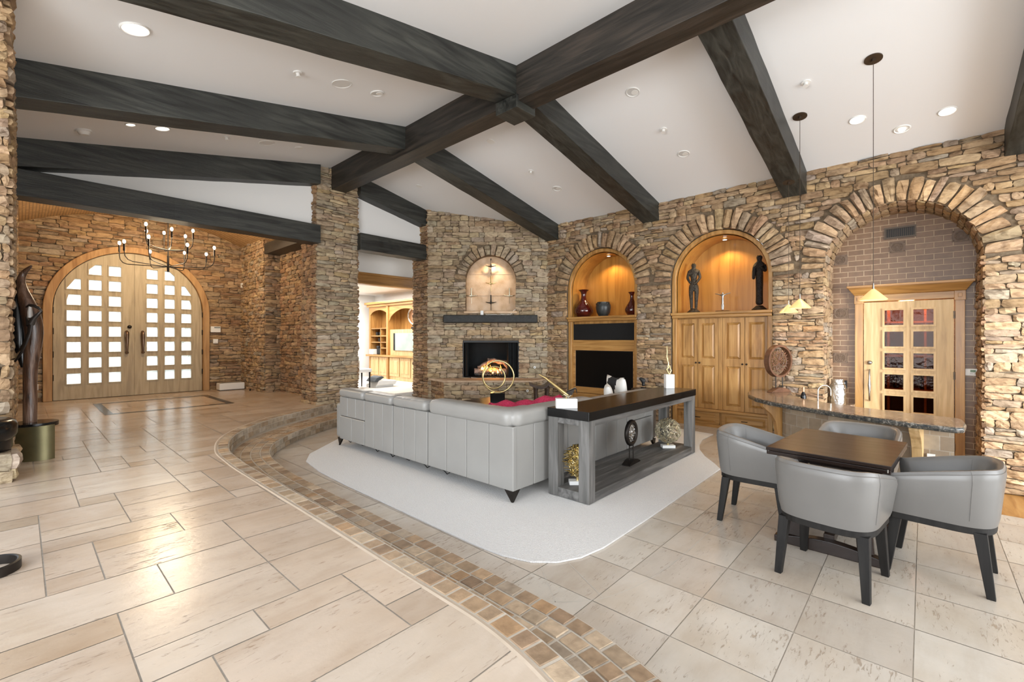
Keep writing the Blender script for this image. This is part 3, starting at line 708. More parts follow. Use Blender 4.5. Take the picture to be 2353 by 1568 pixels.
# wine-cellar door
PD = lambda u, v, d: Vector((9.36 - d, u, v))          # d outward into the room
wd_ = thing('door_1', 'pale knotty alder door with ten small panes in the bar alcove', None, (9.36, .19, -.35), kind='structure')
y0, y1, zt = -.335, .715, 2.24
cols = [(-.115, .112), (.228, .455)]
rws = [(.515 + .338 * k, .515 + .338 * k + .235) for k in range(5)]
mb = MB(); leaf(mb, PD, [y0, cols[0][0], cols[0][1], cols[1][0], cols[1][1], y1], {1: rws, 3: rws}, -.33, lambda x: zt, .02, .06)
for a, b in cols:
    for za, zb in rws: pane_frame(mb, PD, a, b, za, zb, .028, .06, .085)
mb.build('door_panel', pale_alder, wd_)
mb = MB()
for a, b in cols:
    for za, zb in rws: mb.prism([(a, za), (b, za), (b, zb), (a, zb)], PD, .03, .036)
mb.build('smoked_panes', darkpane_m, wd_)
mb = MB()
for a, b in ((y1 + .01, y1 + .115), (y0 - .115, y0 - .01)):
    mb.prism([(a, -.33), (b, -.33), (b, 2.36), (a, 2.36)], PD, 0, .085)
    mb.prism([(a - .008, 2.22), (b + .008, 2.22), (b + .008, 2.36), (a - .008, 2.36)], PD, 0, .10); mb.prism([(a + .03, 2.265), (b - .03, 2.265), (b - .03, 2.32), (a + .03, 2.32)], PD, .10, .115)
mb.build('door_casing', alder_v, wd_, bevel=.004)
mb = MB(); mb.prism([(y0 - .01, 2.25), (y1 + .01, 2.25), (y1 + .01, 2.36), (y0 - .01, 2.36)], PD, 0, .075)
mb.hexa([(9.355, y0 - .125, 2.36), (9.24, y0 - .125, 2.36), (9.24, y1 + .125, 2.36), (9.355, y1 + .125, 2.36)], [(9.355, y0 - .20, 2.475), (9.16, y0 - .20, 2.475), (9.16, y1 + .20, 2.475), (9.355, y1 + .20, 2.475)])
mb.box((9.15, y0 - .215, 2.475), (9.355, y1 + .215, 2.51)); mb.build('crown_moulding', alder_h, wd_, bevel=.006)
mb = MB(); mb.tube([PD(.64, 1.15, .075), PD(.64, 1.13, .12), PD(.64, 1.02, .125), PD(.64, .90, .13), PD(.64, .78, .125), PD(.64, .67, .12), PD(.64, .65, .075)], [.012, .012, .012, .022, .012, .012, .012], 8); mb.build('pull_handle', pewter_m, wd_, smooth=60)
mb = MB(); mb.tube([PD(.64, 1.265, .06), PD(.64, 1.265, .085), PD(.64, 1.265, .10)], [.034, .034, .02], 14); mb.build('deadbolt', pewter_m, wd_, smooth=50)
for z in (.0, 1.05, 1.95): mb = MB(); mb.tube([PD(y0 - .005, z, .075), PD(y0 - .005, z + .11, .075)], .014, 8); mb.build('hinge', pewter_m, wd_)
# cellar behind the panes: bottles on racks
mb = MB()
for a_, b_ in (((10.5, -1.0, -.4), (10.55, 1.4, 2.7)), ((9.5, -1.05, -.4), (10.55, -1.0, 2.7)), ((9.5, 1.4, -.4), (10.55, 1.45, 2.7)), ((9.5, -1.05, 2.6), (10.55, 1.45, 2.7)), ((9.5, -1.05, -.45), (10.55, 1.45, -.4))): mb.box(a_, b_)
mb.build('wall_cellar', M('cellar_wall', [(.10, .05, .03), (.16, .085, .05)], .8, ns=6)); tag(bpy.data.objects['wall_cellar'], kind='structure')
rk = thing('wine_rack', 'warm lit wooden wine rack seen through the panes of the alcove door', 'rack', (10.0, .2, -.35))
mb = MB()
for k in range(5): mb.box((9.85, -.5, -.33 + .56 * k), (10.25, .9, -.30 + .56 * k))
for y in (-.5, -.04, .42, .87): mb.box((9.87, y, -.35), (10.23, y + .03, 2.3))
mb.build('rack_frame', alder_h, rk)
bl = thing('wine_bottle', 'dark wine bottle glimpsed through the left pane of the alcove door', 'bottle', (9.95, .34, .8215), 'bottles behind the alcove door')
mb = MB(); mb.lathe([(.0, 0), (.038, 0), (.04, .02), (.04, .17), (.02, .21), (.014, .28), (.0, .28)], (9.95, .34, .8215), 14); mb.build('bottle_glass', blacktop_m, bl, smooth=50)
mb = MB(); mb.lathe([(.0, .235), (.0155, .235), (.0155, .285), (0, .285)], (9.95, .34, .8215), 10); mb.build('foil', gold_m, bl)
o = dup(bl, (9.95, 0, .8215), 0, 'dark wine bottle glimpsed through the right pane of the alcove door')

# wall thermostat, outlet
t = thing('thermostat', 'white wall thermostat with green display right of the alcove door', 'thermostat', (9.36, -.53, 1.11))
BOX((9.325, -.615, 1.11), (9.365, -.445, 1.215), 'housing', whiteplastic_m, t, bevel=.01); BOX((9.320, -.56, 1.165), (9.327, -.505, 1.198), 'display', M('lcd_green', [(.08, .16, .06)], .3), t)
for y in (-.555, -.53, -.515): BOX((9.319, y, 1.138), (9.327, y + .012, 1.146), 'button', M('grey_button', [(.35, .35, .34)], .5), t)
t = thing('power_outlet', 'black wall outlet plate beside the metal canister', 'outlet', (9.36, .985, .86))
BOX((9.345, .94, .82), (9.362, 1.02, .95), 'cover_plate', black_m, t, bevel=.004)
for z in (.865, .905): BOX((9.341, .965, z - .012), (9.347, .995, z + .012), 'socket', M('outlet_face', [(.35, .37, .4)], .4), t)

# ------------------------------------------------------------------ arched niches with built-in cabinets
def niche(yc, r, name, label):
    t = thing(name, label, 'cabinet', (8.7, yc, 0))
    zc = ZS
    # arched front trim
    ro, ri = r - .012, r - .085
    prof = [(yc + ro, 2.10)] + arc((yc, zc), ro, 0, pi, 32) + [(yc - ro, 2.10)]; inn = [(yc + ri, 2.10)] + arc((yc, zc), ri, 0, pi, 32) + [(yc - ri, 2.10)]
    mb = MB()
    for i in range(len(prof) - 1):
        mb.hexa([(8.63, *prof[i]), (8.63, *prof[i + 1]), (8.63, *inn[i + 1]), (8.63, *inn[i])], [(8.72, *prof[i]), (8.72, *prof[i + 1]), (8.72, *inn[i + 1]), (8.72, *inn[i])])
    mb.build('arch_trim', alder_v, t, smooth=30, merge=True, bevel=.008)
    mb = MB(); rl = r - .10
    lin = [(yc + rl, 2.10)] + arc((yc, zc), rl, 0, pi, 32) + [(yc - rl, 2.10)]
    mb.grid([[(8.70, *p) for p in lin], [(9.30, *p) for p in lin]])
    rl2 = r - .06; lin2 = [(yc + rl2, 2.10)] + arc((yc, zc), rl2, 0, pi, 32) + [(yc - rl2, 2.10)]
    mb.grid([[(8.70, *p) for p in lin2], [(9.30, *p) for p in lin2]])
    mb.build('niche_lining', niche_m, t, smooth=40)
    mb = MB(); mb.prism(lin2, lambda a, b, d: (d, a, b), 9.26, 9.32)
    mb.box((9.25, yc - .005, 2.12), (9.262, yc + .035, zc + rl - .01)); mb.build('niche_back', niche_m, t)
    # shelf
    mb = MB(); mb.box((8.56, yc - r + .012, 2.10), (9.3, yc + r - .012, 2.15)); mb.box((8.60, yc - r + .02, 2.045), (8.75, yc + r - .02, 2.10)); mb.build('shelf', alder_h, t, bevel=.01)
    # side stiles
    for s in (-1, 1):
        a, b = sorted((yc + s * (r - .015), yc + s * (r - .10)))
        BOX((8.64, a, 0), (8.74, b, 2.05), 'side_stile', alder_v, t, bevel=.012)
    return t
def downlight_in(yc, r, label):
    t = thing('niche_downlight', label, 'light', (8.97, yc, ZS + r - .13), 'niche downlights')
    mb = MB(); mb.lathe([(0, 0), (.035, 0), (.035, .012), (0, .012)], (8.97, yc, ZS + r - .14), 16); mb.build('lens', lamp_m, t)
    mb = MB(); mb.torus((8.97, yc, ZS + r - .128), .04, .008, (0, 0, 1), 20, 6); mb.build('ring', pewter_m, t, smooth=60)
n1 = niche(ARCH[2][0], ARCH[2][1], 'media_cabinet', 'arched honey wood niche with speaker grille and television beside the fireplace')
yc, r = ARCH[2]
BOX((8.76, yc - r + .1, 0), (9.2, yc + r - .1, 2.05), 'carcass', alder_v, n1)
BOX((8.735, yc - .825, 1.625), (8.765, yc + .825, 1.99), 'speaker_grille', M('black_grille_cloth', [(.004, .004, .004)], .9), n1)
BOX((8.70, yc - .83, 1.51), (8.765, yc + .83, 1.622), 'rail', alder_h, n1, bevel=.008)
mb = MB()
for a, b, c, d in ((yc - .80, 1.385, yc + .80, 1.51), (yc - .80, .42, yc + .80, .55), (yc - .80, .55, yc - .73, 1.385), (yc + .73, .55, yc + .80, 1.385)): mb.box((8.715, a, b), (8.765, c, d))
mb.build('screen_surround', alder_h, n1, bevel=.006)
for k in range(2): BOX((8.72, yc - .78 + .80 * k, .05), (8.765, yc - .02 + .80 * k, .40), 'drawer_front', alder_h, n1, bevel=.012)
tv = thing('television', 'large switched-off flat television set into the wooden niche', 'television', (8.74, yc, .55))
BOX((8.735, yc - .728, .552), (8.762, yc + .728, 1.383), 'screen', screen_m, tv); 
mb = MB()
for a, b, c, d in ((yc - .728, .552, yc + .728, .562), (yc - .728, 1.373, yc + .728, 1.383), (yc - .728, .562, yc - .718, 1.373), (yc + .718, .562, yc + .728, 1.373)): mb.box((8.728, a, b), (8.737, c, d))
mb.build('bezel', black_m, tv)
downlight_in(yc, r, 'small recessed light at the crown of the vase niche')
n2 = niche(ARCH[1][0], ARCH[1][1], 'wardrobe_cabinet', 'arched honey wood niche over four panelled doors and two drawers')
yc, r = ARCH[1]
BOX((8.76, yc - r + .1, 0), (9.2, yc + r - .1, 2.05), 'carcass', alder_v, n2)
def raised(mb, P, a, b, za, zb, d):
    w = .045
    mb.hexa([P(a, za, d - .016), P(b, za, d - .016), P(b, zb, d - .016), P(a, zb, d - .016)], [P(a + w, za + w, d + .012), P(b - w, za + w, d + .012), P(b - w, zb - w, d + .012), P(a + w, zb - w, d + .012)])
PC = lambda u, v, d: Vector((8.76 - d, u, v))
dx = [yc - .80, yc - .41, yc - .035, yc + .035, yc + .41, yc + .80]
for i, (a, b) in enumerate(((dx[0], dx[1]), (dx[1], dx[2]), (dx[3], dx[4]), (dx[4], dx[5]))):
    a += .004; b -= .004; m = .062
    mb = MB(); leaf(mb, PC, [a, a + m, b - m, b], {1: [(.42, 1.15), (1.28, 1.95)]}, .34, lambda x: 2.03, 0, .032)
    mb.prism([(a + m, .42), (b - m, .42), (b - m, 1.95), (a + m, 1.95)], PC, 0, .008)
    for za, zb in ((.42, 1.15), (1.28, 1.95)): raised(mb, PC, a + m + .004, b - m - .004, za + .004, zb - .004, .022)
    o = mb.build('door', alder_v, n2)
    ky = (b - .03) if i in (0, 2) else (a + .03)
    mb = MB(); mb.ball(tuple(PC(ky, 1.195, .05)), .017, 10, 6); mb.tube([PC(ky, 1.195, .03), PC(ky, 1.195, .05)], .008, 8); mb.build('knob', iron_m, o, smooth=60)
BOX((8.725, dx[2], .34), (8.765, dx[3], 2.03), 'centre_stile', alder_v, n2)
BOX((8.66, yc - .82, .285), (8.765, yc + .82, .335), 'ledge_moulding', alder_h, n2, bevel=.012)
for a, b in ((yc - .80, yc - .02), (yc + .02, yc + .80)):
    mb = MB(); mb.prism([(a, .05), (b, .05), (b, .275), (a, .275)], PC, 0, .03); raised(mb, PC, a + .05, b - .05, .08, .245, .04); o = mb.build('drawer', alder_h, n2, bevel=.003)
    mb = MB(); q = (a + b) / 2; mb.tube([PC(q - .05, .17, .04), PC(q - .045, .165, .065), PC(q + .045, .165, .065), PC(q + .05, .17, .04)], .007, 6); mb.build('drawer_pull', iron_m, o)
BOX((8.70, yc - .82, 0), (8.76, yc + .82, .05), 'plinth', alder_h, n2)
downlight_in(yc, r, 'small recessed light at the crown of the statue niche')

# vases in the left niche
VS = 2.152
def vase(y, x, h, w, label, prof, mat):
    t = thing('vase', label, 'vase', (x, y, VS)); mb = MB(); mb.lathe([(a * w, b * h) for a, b in prof], (x, y, VS), 28); mb.build('body', mat, t, smooth=60); return t
bottle_prof = [(0, 0), (.62, 0), (.66, .02), (.95, .14), (1, .24), (.9, .36), (.62, .5), (.38, .6), (.27, .7), (.25, .82), (.33, .92), (.55, .99), (.5, 1.0), (.28, .93), (.2, .8), (.2, .7), (0, .7)]
vase(5.84, 8.86, .64, .225, 'large oxblood bottle vase with flared lip, left in the niche', bottle_prof, maroon_m)
vase(4.60, 8.83, .50, .145, 'smaller dark oxblood bottle vase at the right end of the niche', bottle_prof, maroon_m)
t = vase(5.31, 8.85, .325, .165, 'squat charcoal glazed jar between two dark red vases', [(0, 0), (.6, 0), (.64, .03), (.9, .3), (1, .6), (.98, .78), (.84, .93), (.86, .98), (.8, 1), (.72, .95), (.7, .8), (0, .8)], charcoal_m)
for s in (-1, 0, 1):
    a = s * 1.3 + pi
    mb = MB(); mb.tube([(8.85 + .155 * math.cos(a + q), 5.31 + .155 * math.sin(a + q), VS + .30 - .07 * (1 - abs(q) * 5)) for q in (-.2, -.1, 0, .1, .2)], .011, 6); mb.build('lug_handle', charcoal_m, t, smooth=60)

# statues in the right niche
def H(v, c, s, rot=0):
    cr, sr = math.cos(rot), math.sin(rot)
    return (c[0] + s * (v[0] * cr - v[1] * sr), c[1] + s * (v[0] * sr + v[1] * cr), c[2] + s * v[2])
def statue(c, h, label, mat, pose, rot):
    t = thing('statue', label, 'statue', c)
    s = h
    if pose == 'pair':   # standing nude, hands joined low
        V = [(0, 0, .47), (0, 0, .58), (0, 0, .70), (0, 0, .80), (0, 0, .845), (0, 0, .885), (0, 0, .945),
             (0, .055, .46), (0, .045, .27), (0, .04, .09), (.02, .045, .065), (0, -.055, .46), (0, -.045, .27), (0, -.04, .09), (.02, -.045, .065),
             (0, .085, .785), (.0, .115, .67), (.05, .05, .56), (0, -.085, .785), (.0, -.115, .67), (.05, -.05, .56), (.065, 0, .54)]
        E = [(0, 1), (1, 2), (2, 3), (3, 4), (4, 5), (5, 6), (0, 7), (7, 8), (8, 9), (9, 10), (0, 11), (11, 12), (12, 13), (13, 14), (3, 15), (15, 16), (16, 17), (3, 18), (18, 19), (19, 20), (17, 21)]
        r = [.058, .052, .062, .058, .03, .046, .052, .05, .036, .026, .02, .05, .036, .026, .02, .033, .028, .022, .033, .028, .022, .02]
        face = (.045, 0, .925)
    else:                # robed figure, one arm raised to the chest
        V = [(0, 0, .50), (0, 0, .34), (0, 0, .18), (0, 0, .085), (0, 0, .62), (0, 0, .73), (0, 0, .79), (0, 0, .835), (0, 0, .875), (0, 0, .94), (0, .065, .765), (.01, .095, .66), (.06, .05, .70), (.07, .02, .745), (0, -.07, .765), (0, -.085, .64), (.02, -.085, .53)]
        E = [(0, 1), (1, 2), (2, 3), (0, 4), (4, 5), (5, 6), (6, 7), (7, 8), (8, 9), (6, 10), (10, 11), (11, 12), (12, 13), (6, 14), (14, 15), (15, 16)]
        r = [.062, .058, .058, .07, .064, .062, .046, .03, .048, .058, .036, .03, .024, .02, .036, .032, .026]
        face = (.05, 0, .915)
    skin('figure', [H(v, c, s, rot) for v in V], E, [q * s for q in r], mat, t, 2)
    mb = MB(); n_ = 14
    mb.lathe([(0, 0), (.115 * s, 0), (.12 * s, .02 * s), (.085 * s, .05 * s), (.05 * s, .085 * s), (0, .09 * s)], c, n_); mb.build('base', mat, t, smooth=40)
    mb = MB(); p = H(face, c, s, rot); mb.ball(p, .010 * s, 6, 4); q = H((face[0] - .008, .016, face[2] + .014), c, s, rot); mb.ball(q, .007 * s, 6, 4); q = H((face[0] - .008, -.016, face[2] + .014), c, s, rot); mb.ball(q, .007 * s, 6, 4); mb.build('face', mat, t, smooth=60)
    return t
statue((8.83, 3.29, VS), 1.02, 'tall mottled bronze standing figure with joined hands, left in the niche', bronze_m, 'pair', pi + .2)
statue((8.87, 2.15, VS), 1.05, 'tall blackened bronze robed figure with one raised arm, right in the niche', bronze2_m, 'robe', pi + .1)
t = thing('figurine', 'small silver figurine with outstretched arms between two tall statues', 'figurine', (8.84, 2.76, VS)); c = (8.84, 2.76, VS + .015); s = .37
V = [(0, 0, .52), (0, 0, .66), (0, 0, .80), (0, 0, .87), (0, 0, .95), (0, .03, .3), (0, .02, .04), (0, -.03, .3), (0, -.02, .04), (0, .12, .83), (0, .24, .87), (0, .37, .90), (0, -.12, .83), (0, -.24, .87), (0, -.37, .90)]
skin('figure', [H(v, c, s, pi) for v in V], [(0, 1), (1, 2), (2, 3), (3, 4), (0, 5), (5, 6), (0, 7), (7, 8), (2, 9), (9, 10), (10, 11), (2, 12), (12, 13), (13, 14)], [q * s for q in (.065, .055, .06, .03, .045, .05, .03, .05, .03, .032, .025, .018, .032, .025, .018)], pewter_m, t, 2)
BOX((8.80, 2.64, VS), (8.89, 2.88, VS + .022), 'base', bronze2_m, t, bevel=.004)

# ------------------------------------------------------------------ fireplace
fp = thing('fireplace', 'built-in gas fireplace with black firebox in the pale stone wall', 'fireplace', tuple(PF(-.51, 0, .3)))
a, b, za, zb = FB
mb = MB(); d = -.5
mb.prism([(a, za), (b, za), (b, za + .02), (a, za + .02)], PF, .0, d); mb.prism([(a, zb - .02), (b, zb - .02), (b, zb), (a, zb)], PF, .0, d)
mb.prism([(a, za), (a + .02, za), (a + .02, zb), (a, zb)], PF, 0, d); mb.prism([(b - .02, za), (b, za), (b, zb), (b - .02, zb)], PF, 0, d); mb.prism([(a, za), (b, za), (b, zb), (a, zb)], PF, d, d - .03)
mb.build('firebox', firebox_m, fp)
mb = MB()
for q in ((a, zb - .05, b, zb), (a, za, a + .03, zb), (b - .03, za, b, zb)): mb.prism([(q[0], q[1]), (q[2], q[1]), (q[2], q[3]), (q[0], q[3])], PF, .02, -.03)
mb.build('frame', black_m, fp, bevel=.004)
mb = MB()
def fold(u): return -.06 + .02 * math.sin(u * 60)
for s0, s1 in ((a + .03, a + .14), (b - .30, b - .03)):
    mb = MB(); us = [s0 + (s1 - s0) * k / 30 for k in range(31)]
    mb.grid([[PF(u, z, fold(u)) for u in us] for z in (za + .03, zb - .06)])
    mb.build('mesh_curtain', firebox_m, fp, smooth=60)
mb = MB()
for k in range(150): mb.ball(tuple(PF(R(a + .28, b - .22), za + .045 + R(0, .03), -.2 + R(-.07, .07))), R(.014, .024), 6, 4)
o = mb.build('ember_bed', M('ember_pebbles', [(.03, .03, .03), (.12, .11, .10)], .9, ns=12), fp); o['kind'] = 'stuff'
# raised hearth
hz = .70
mb = MB(); hp = [(-1.93, .03), (-1.55, .60), (.45, .60), (.84, .03)]
for (u0, e0), (u1, e1) in zip(hp, hp[1:]):
    p0 = PF(u0, 0, e0); p1 = PF(u1, 0, e1); U = (p1 - p0); ln = U.length; U.normalize(); nn_ = Vector((U.y, -U.x, 0)); 
    if nn_.dot(Fv) > 0: nn_ = -nn_
    stones(mb, planeP(p0, U, nn_), 0, hz - .035, lambda q, w, ln=ln: [(0, ln)], BROWN if u0 < -1.9 else PALE, h=(.07, .13), l=(.16, .42), dep=(.02, .045))
hs = mb.build('hearth_stones', stone_m, fp)
mb = MB(); mb.prism([(u, e) for u, e in hp], lambda u, e, d: PF(u, d, e), .0, hz - .04); mb.build('hearth_core', mortar_m, fp)
mb = MB(); mb.prism([(-1.99, -.01), (-1.99, .05), (-1.58, .66), (.48, .66), (.88, .05), (.88, -.01)], lambda u, e, d: PF(u, d, e), hz - .045, hz); mb.build('hearth_slab', M('sandstone_slab', [(.42, .29, .185), (.54, .40, .28)], .8, ns=8, bump=.3), fp, bevel=.012)
mt = MB(); mt.prism([(-1.62, 2.03), (.60, 2.03), (.60, 2.215), (-1.62, 2.215)], lambda u, v, d: PF(u, v, d), .02, .30)
o = mt.build('mantel_shelf', wood('charred_mantel', [(.006, .006, .0055), (.016, .016, .014), (.030, .029, .026)], 0, .6, 3, bump=.5), bevel=.02); tag(o, 'long dark timber mantel shelf over the fireplace', 'shelf')
def logobj(p0, p1, r0, label, **kw):
    A_, B_ = PF(*p0), PF(*p1); n = 7
    path = [A_.lerp(B_, i / n) + Vector((0, 0, R(-.012, .012))) for i in range(n + 1)]
    mb = MB(); mb.tube(path, [r0 * R(.85, 1.12) for _ in range(n + 1)], 9); return tag(mb.build('fire_log', log_m, smooth=50), label, 'log', 'gas fire logs')
logobj((-.93, .86, -.22), (-.35, .87, -.28), .07, 'pale ceramic log lying low at the left of the fire')
logobj((-.50, .85, -.2), (.02, .86, -.26), .07, 'ceramic log lying low at the right of the fire')
logobj((-.84, .92, -.30), (-.50, 1.12, -.26), .05, 'ceramic log leaning up on the left of the flames')
logobj((-.60, 1.12, -.32), (-.12, 1.06, -.3), .055, 'ceramic log lying across the top of the fire')
logobj((-.02, .86, -.14), (-.20, 1.05, -.3), .045, 'short ceramic log leaning on the right of the fire')
fr = thing('fire', 'orange gas flames rising between the ceramic logs', 'fire', tuple(PF(-.45, .78, -.2)))
def flames(name, n, mat, hmax, w, dd):
    mb = MB()
    for k in range(n):
        u = R(-.80, -.10); h = R(.35, 1) * hmax * (1.25 if abs(u + .62) < .08 else .8); ph = R(0, 6); z = R(.80, .9)
        mb.tube([PF(u + .012 * math.sin(ph + 3 * q), z + h * q, -.19 + dd) for q in (0, .2, .4, .6, .8, 1)], [w * .5, w, w * .85, w * .55, w * .28, .002], 7)
    mb.build(name, mat, fr, smooth=60)
flames('outer_flame', 11, flame_m, .20, .024, 0); flames('flame_core', 8, flame2_m, .12, .02, .05)
# valves on the stones
for u, z, t in ((.545, .965, 'small round white gas valve plate right of the firebox'), (.35, .47, 'small round white gas valve on the hearth front')):
    mb = MB(); e = .06 if z > .7 else .66
    mb.tube([PF(u, z, e), PF(u, z, e + .012)], [.03, .03], 14); o = tag(mb.build('gas_valve', whiteplastic_m), t, 'valve', 'gas valve plates')
    mb = MB(); mb.tube([PF(u, z, e + .012), PF(u, z, e + .02)], .010, 8); mb.build('key_hole', black_m, o)
# sconces in the niche
sc = [((NC, 3.42), 'topmost thin iron candle sconce in the sandstone niche', iron_m), ((NC, 3.0), 'gilded candle sconce in the centre of the sandstone niche', gold_m), ((NC, 2.53), 'lowest iron candle sconce at the foot of the sandstone niche', iron_m),
      ((NC - .48, 2.70), 'pale candle sconce at the left side of the sandstone niche', goldpale_m), ((NC + .45, 2.70), 'pale candle sconce at the right side of the sandstone niche', goldpale_m)]
for (u, z), lbl, m_ in sc:
    t = thing('candle_sconce', lbl, 'sconce', tuple(PF(u, z, -.21)), 'candle sconces in the niche')
    mb = MB(); mb.tube([PF(u, z - .05, -.10), PF(u, z - .01, -.10)], [.004, .016], 8); mb.tube([PF(u - .13, z + .02, -.12), PF(u - .06, z + .002, -.10), PF(u, z - .004, -.10), PF(u + .06, z + .002, -.10), PF(u + .13, z + .02, -.12)], [.006, .012, .018, .012, .006], 6)
    mb.tube([PF(u, z, -.10), PF(u, z - .02, -.215)], .006, 6); mb.tube([PF(u, z - .18, -.20), PF(u, z - .02, -.2)], .006, 6); mb.build('bracket', m_, t, smooth=60)
    mb = MB(); mb.tube([PF(u, z, -.10), PF(u, z + .05, -.10), PF(u, z + .052, -.10), PF(u, z + .19, -.10)], [.020, .020, .016, .014], 8); mb.build('candle_stick', m_, t, smooth=40)
# cord on the mantel
mb = MB(); pts = [(-.62, 2.24, .18)] + [(-.6 + .05 * k + R(-.02, .02), 2.222 + R(0, .012), .16 + .05 * math.sin(k * 1.9)) for k in range(11)] + [(-.04, 2.225, .12), (.04, 2.33, .02), (.10, 2.37, .0)]
mb.tube([PF(*p) for p in pts], .006, 6); o = tag(mb.build('white_cable', whiteplastic_m, smooth=60), 'white power cord lying along the top of the mantel', 'cord')
t = tag(BOX((0, 0, 0), (1, 1, 1), 'power_adapter', whiteplastic_m), 'small white power adapter standing on the mantel shelf', 'adapter')
bpy.data.objects.remove(t); mb = MB(); mb.prism([(-.75, 2.215), (-.68, 2.215), (-.68, 2.32), (-.75, 2.32)], PF, .12, .19); tag(mb.build('power_adapter', whiteplastic_m, bevel=.008), 'small white power adapter standing on the mantel shelf', 'adapter')

# ------------------------------------------------------------------ arched entry doors
PE = lambda u, v, d: Vector((u, 13.74 - d, v))
en = thing('door_2', 'pair of tall arched weathered wood entry doors with many small panes', None, (DC, 13.74, HU), kind='structure')
colsL = [(.674, .897), (1.025, 1.236), (1.358, 1.569)]; colsR = [(2.035, 2.242), (2.378, 2.577), (2.712, 2.918)]
rowz = [.665 + .3455 * k for k in range(8)]; RH = .225
topz = lambda x: DZ + math.sqrt(max(0, (DR - .012) ** 2 - (x - DC) ** 2))
for side, cs in ((0, colsL), (1, colsR)):
    ed = [DC - DR + .012 if side == 0 else DC + .002] + [q for c in cs for q in c] + [DC - .002 if side == 0 else DC + DR - .012]
    holes = {}; mb = MB(); gl = MB()
    for i, c in enumerate(cs):
        outer = (i == 0) if side == 0 else (i == 2)
        hz_ = [(z, z + RH) for z in (rowz[:7] if outer else rowz)]
        holes[1 + 2 * i] = hz_
        for za, zb in hz_:
            pane_frame(mb, PE, c[0], c[1], za, zb, .02, .06, .074)
            gl.prism([(c[0], za), (c[1], za), (c[1], zb), (c[0], zb)], PE, .03, .036)
    # clipped corners under the arch
    o_i = 0 if side == 0 else 2; m_i = 1
    s = 1 if side == 0 else -1
    e0 = cs[o_i][0] if side == 0 else cs[o_i][1]; e1 = cs[m_i][0] if side == 0 else cs[m_i][1]
    z6 = rowz[6]; z5 = rowz[5]; z7 = rowz[7]
    mb.prism([(e0, z6 + .01), (e0, z6 + RH), (e0 + s * .13, z6 + RH)], PE, 0, .074)
    mb.prism([(e0, z5 + .1), (e0, z5 + RH), (e0 + s * .03, z5 + RH)], PE, 0, .074)
    mb.prism([(e1, z7 + .11), (e1, z7 + RH), (e1 + s * .11, z7 + RH)], PE, 0, .074)
    leaf(mb, PE, ed, holes, HU + .01, topz, 0, .06)
    lf = mb.build('door_leaf', entry_m, en)
    gl.build('glass_panes', pane_m, lf)
    hx = DC + (-.14 if side == 0 else .15)
    hb = MB(); hb.tube([PE(hx, 1.82, .06), PE(hx, 1.80, .11), PE(hx, 1.74, .125), PE(hx, 1.5, .125), PE(hx, 1.36, .125), PE(hx, 1.33, .11), PE(hx, 1.32, .06)], [.03, .04, .04, .027, .02, .034, .026], 10)
    hb.build('pull_handle', M('antique_bronze', [(.16, .10, .07), (.26, .18, .12)], .35, metal=.8) if side == 0 else bpy.data.materials['antique_bronze'], lf, smooth=60)
    for z in (.75, 1.25, 1.75, 2.2):
        hg = MB(); x = DC + (-DR + .005 if side == 0 else DR - .005); hg.tube([PE(x, z, .075), PE(x, z + .13, .075)], .016, 8); hg.build('hinge', iron_m, lf)
db = MB(); db.tube([PE(DC - .09, 1.93, .06), PE(DC - .09, 1.93, .085), PE(DC - .09, 1.93, .10)], [.04, .04, .022], 14); db.build('deadbolt', iron_m, en, smooth=50)
mb = MB(); ri, ro = DR, DR + .145
pi_ = [(DC + ri, HU)] + arc((DC, DZ), ri, 0, pi, 40) + [(DC - ri, HU)]; po = [(DC + ro, HU)] + arc((DC, DZ), ro, 0, pi, 40) + [(DC - ro, HU)]
for i in range(len(pi_) - 1): mb.hexa([PE(*pi_[i], -.1), PE(*pi_[i + 1], -.1), PE(*po[i + 1], -.1), PE(*po[i], -.1)], [PE(*pi_[i], .14), PE(*pi_[i + 1], .14), PE(*po[i + 1], .12), PE(*po[i], .12)])
mb.build('arch_frame', entryf_m, en, smooth=30, merge=True, bevel=.012)
mb = MB(); pj = [(DC + DR - .05, HU)] + arc((DC, DZ), DR - .05, 0, pi, 40) + [(DC - DR + .05, HU)]; pk = [(DC + ri + .01, HU)] + arc((DC, DZ), ri + .01, 0, pi, 40) + [(DC - ri - .01, HU)]
for i in range(len(pj) - 1): mb.hexa([PE(*pj[i], -.1), PE(*pj[i + 1], -.1), PE(*pk[i + 1], -.1), PE(*pk[i], -.1)], [PE(*pj[i], -.004), PE(*pj[i + 1], -.004), PE(*pk[i + 1], -.004), PE(*pk[i], -.004)])
mb.box((DC - .04, 13.745, HU), (DC + .04, 13.80, DZ + DR - .05)); mb.box((DC - DR, 13.745, HU), (DC + DR, 13.80, HU + .02))
mb.build('gap_backing_strip', iron_m, en)  # dark backing added to block the bright gaps round the leaves
# outside the doors
o = BOX((-8, 13.95, .15), (12, 30, .30), 'ground_patio', paving_m); tag(o, kind='structure')
mb = MB()
for k in range(900):
    c = Vector((R(-3, 9), R(24, 26), .3 + R(0, 2.2))); a = Vector((R(-1, 1), R(-1, 1), R(-1, 1))).normalized(); b = a.orthogonal().normalized(); w = R(.1, .22)
    mb.poly([c - a * w, c + b * w * .6, c + a * w, c - b * w * .6])
tag(mb.build('garden_hedge', leaf_m), 'green hedge blurred behind the glass panes of the entry doors', 'hedge', kind='stuff')
o = BOX((-4, 17.0, 3.36), (8, 17.3, 4.3), 'porch_beam', M('porch_stucco', [(.30, .25, .20), (.36, .30, .24)], .9, ns=3)); tag(o, kind='structure')
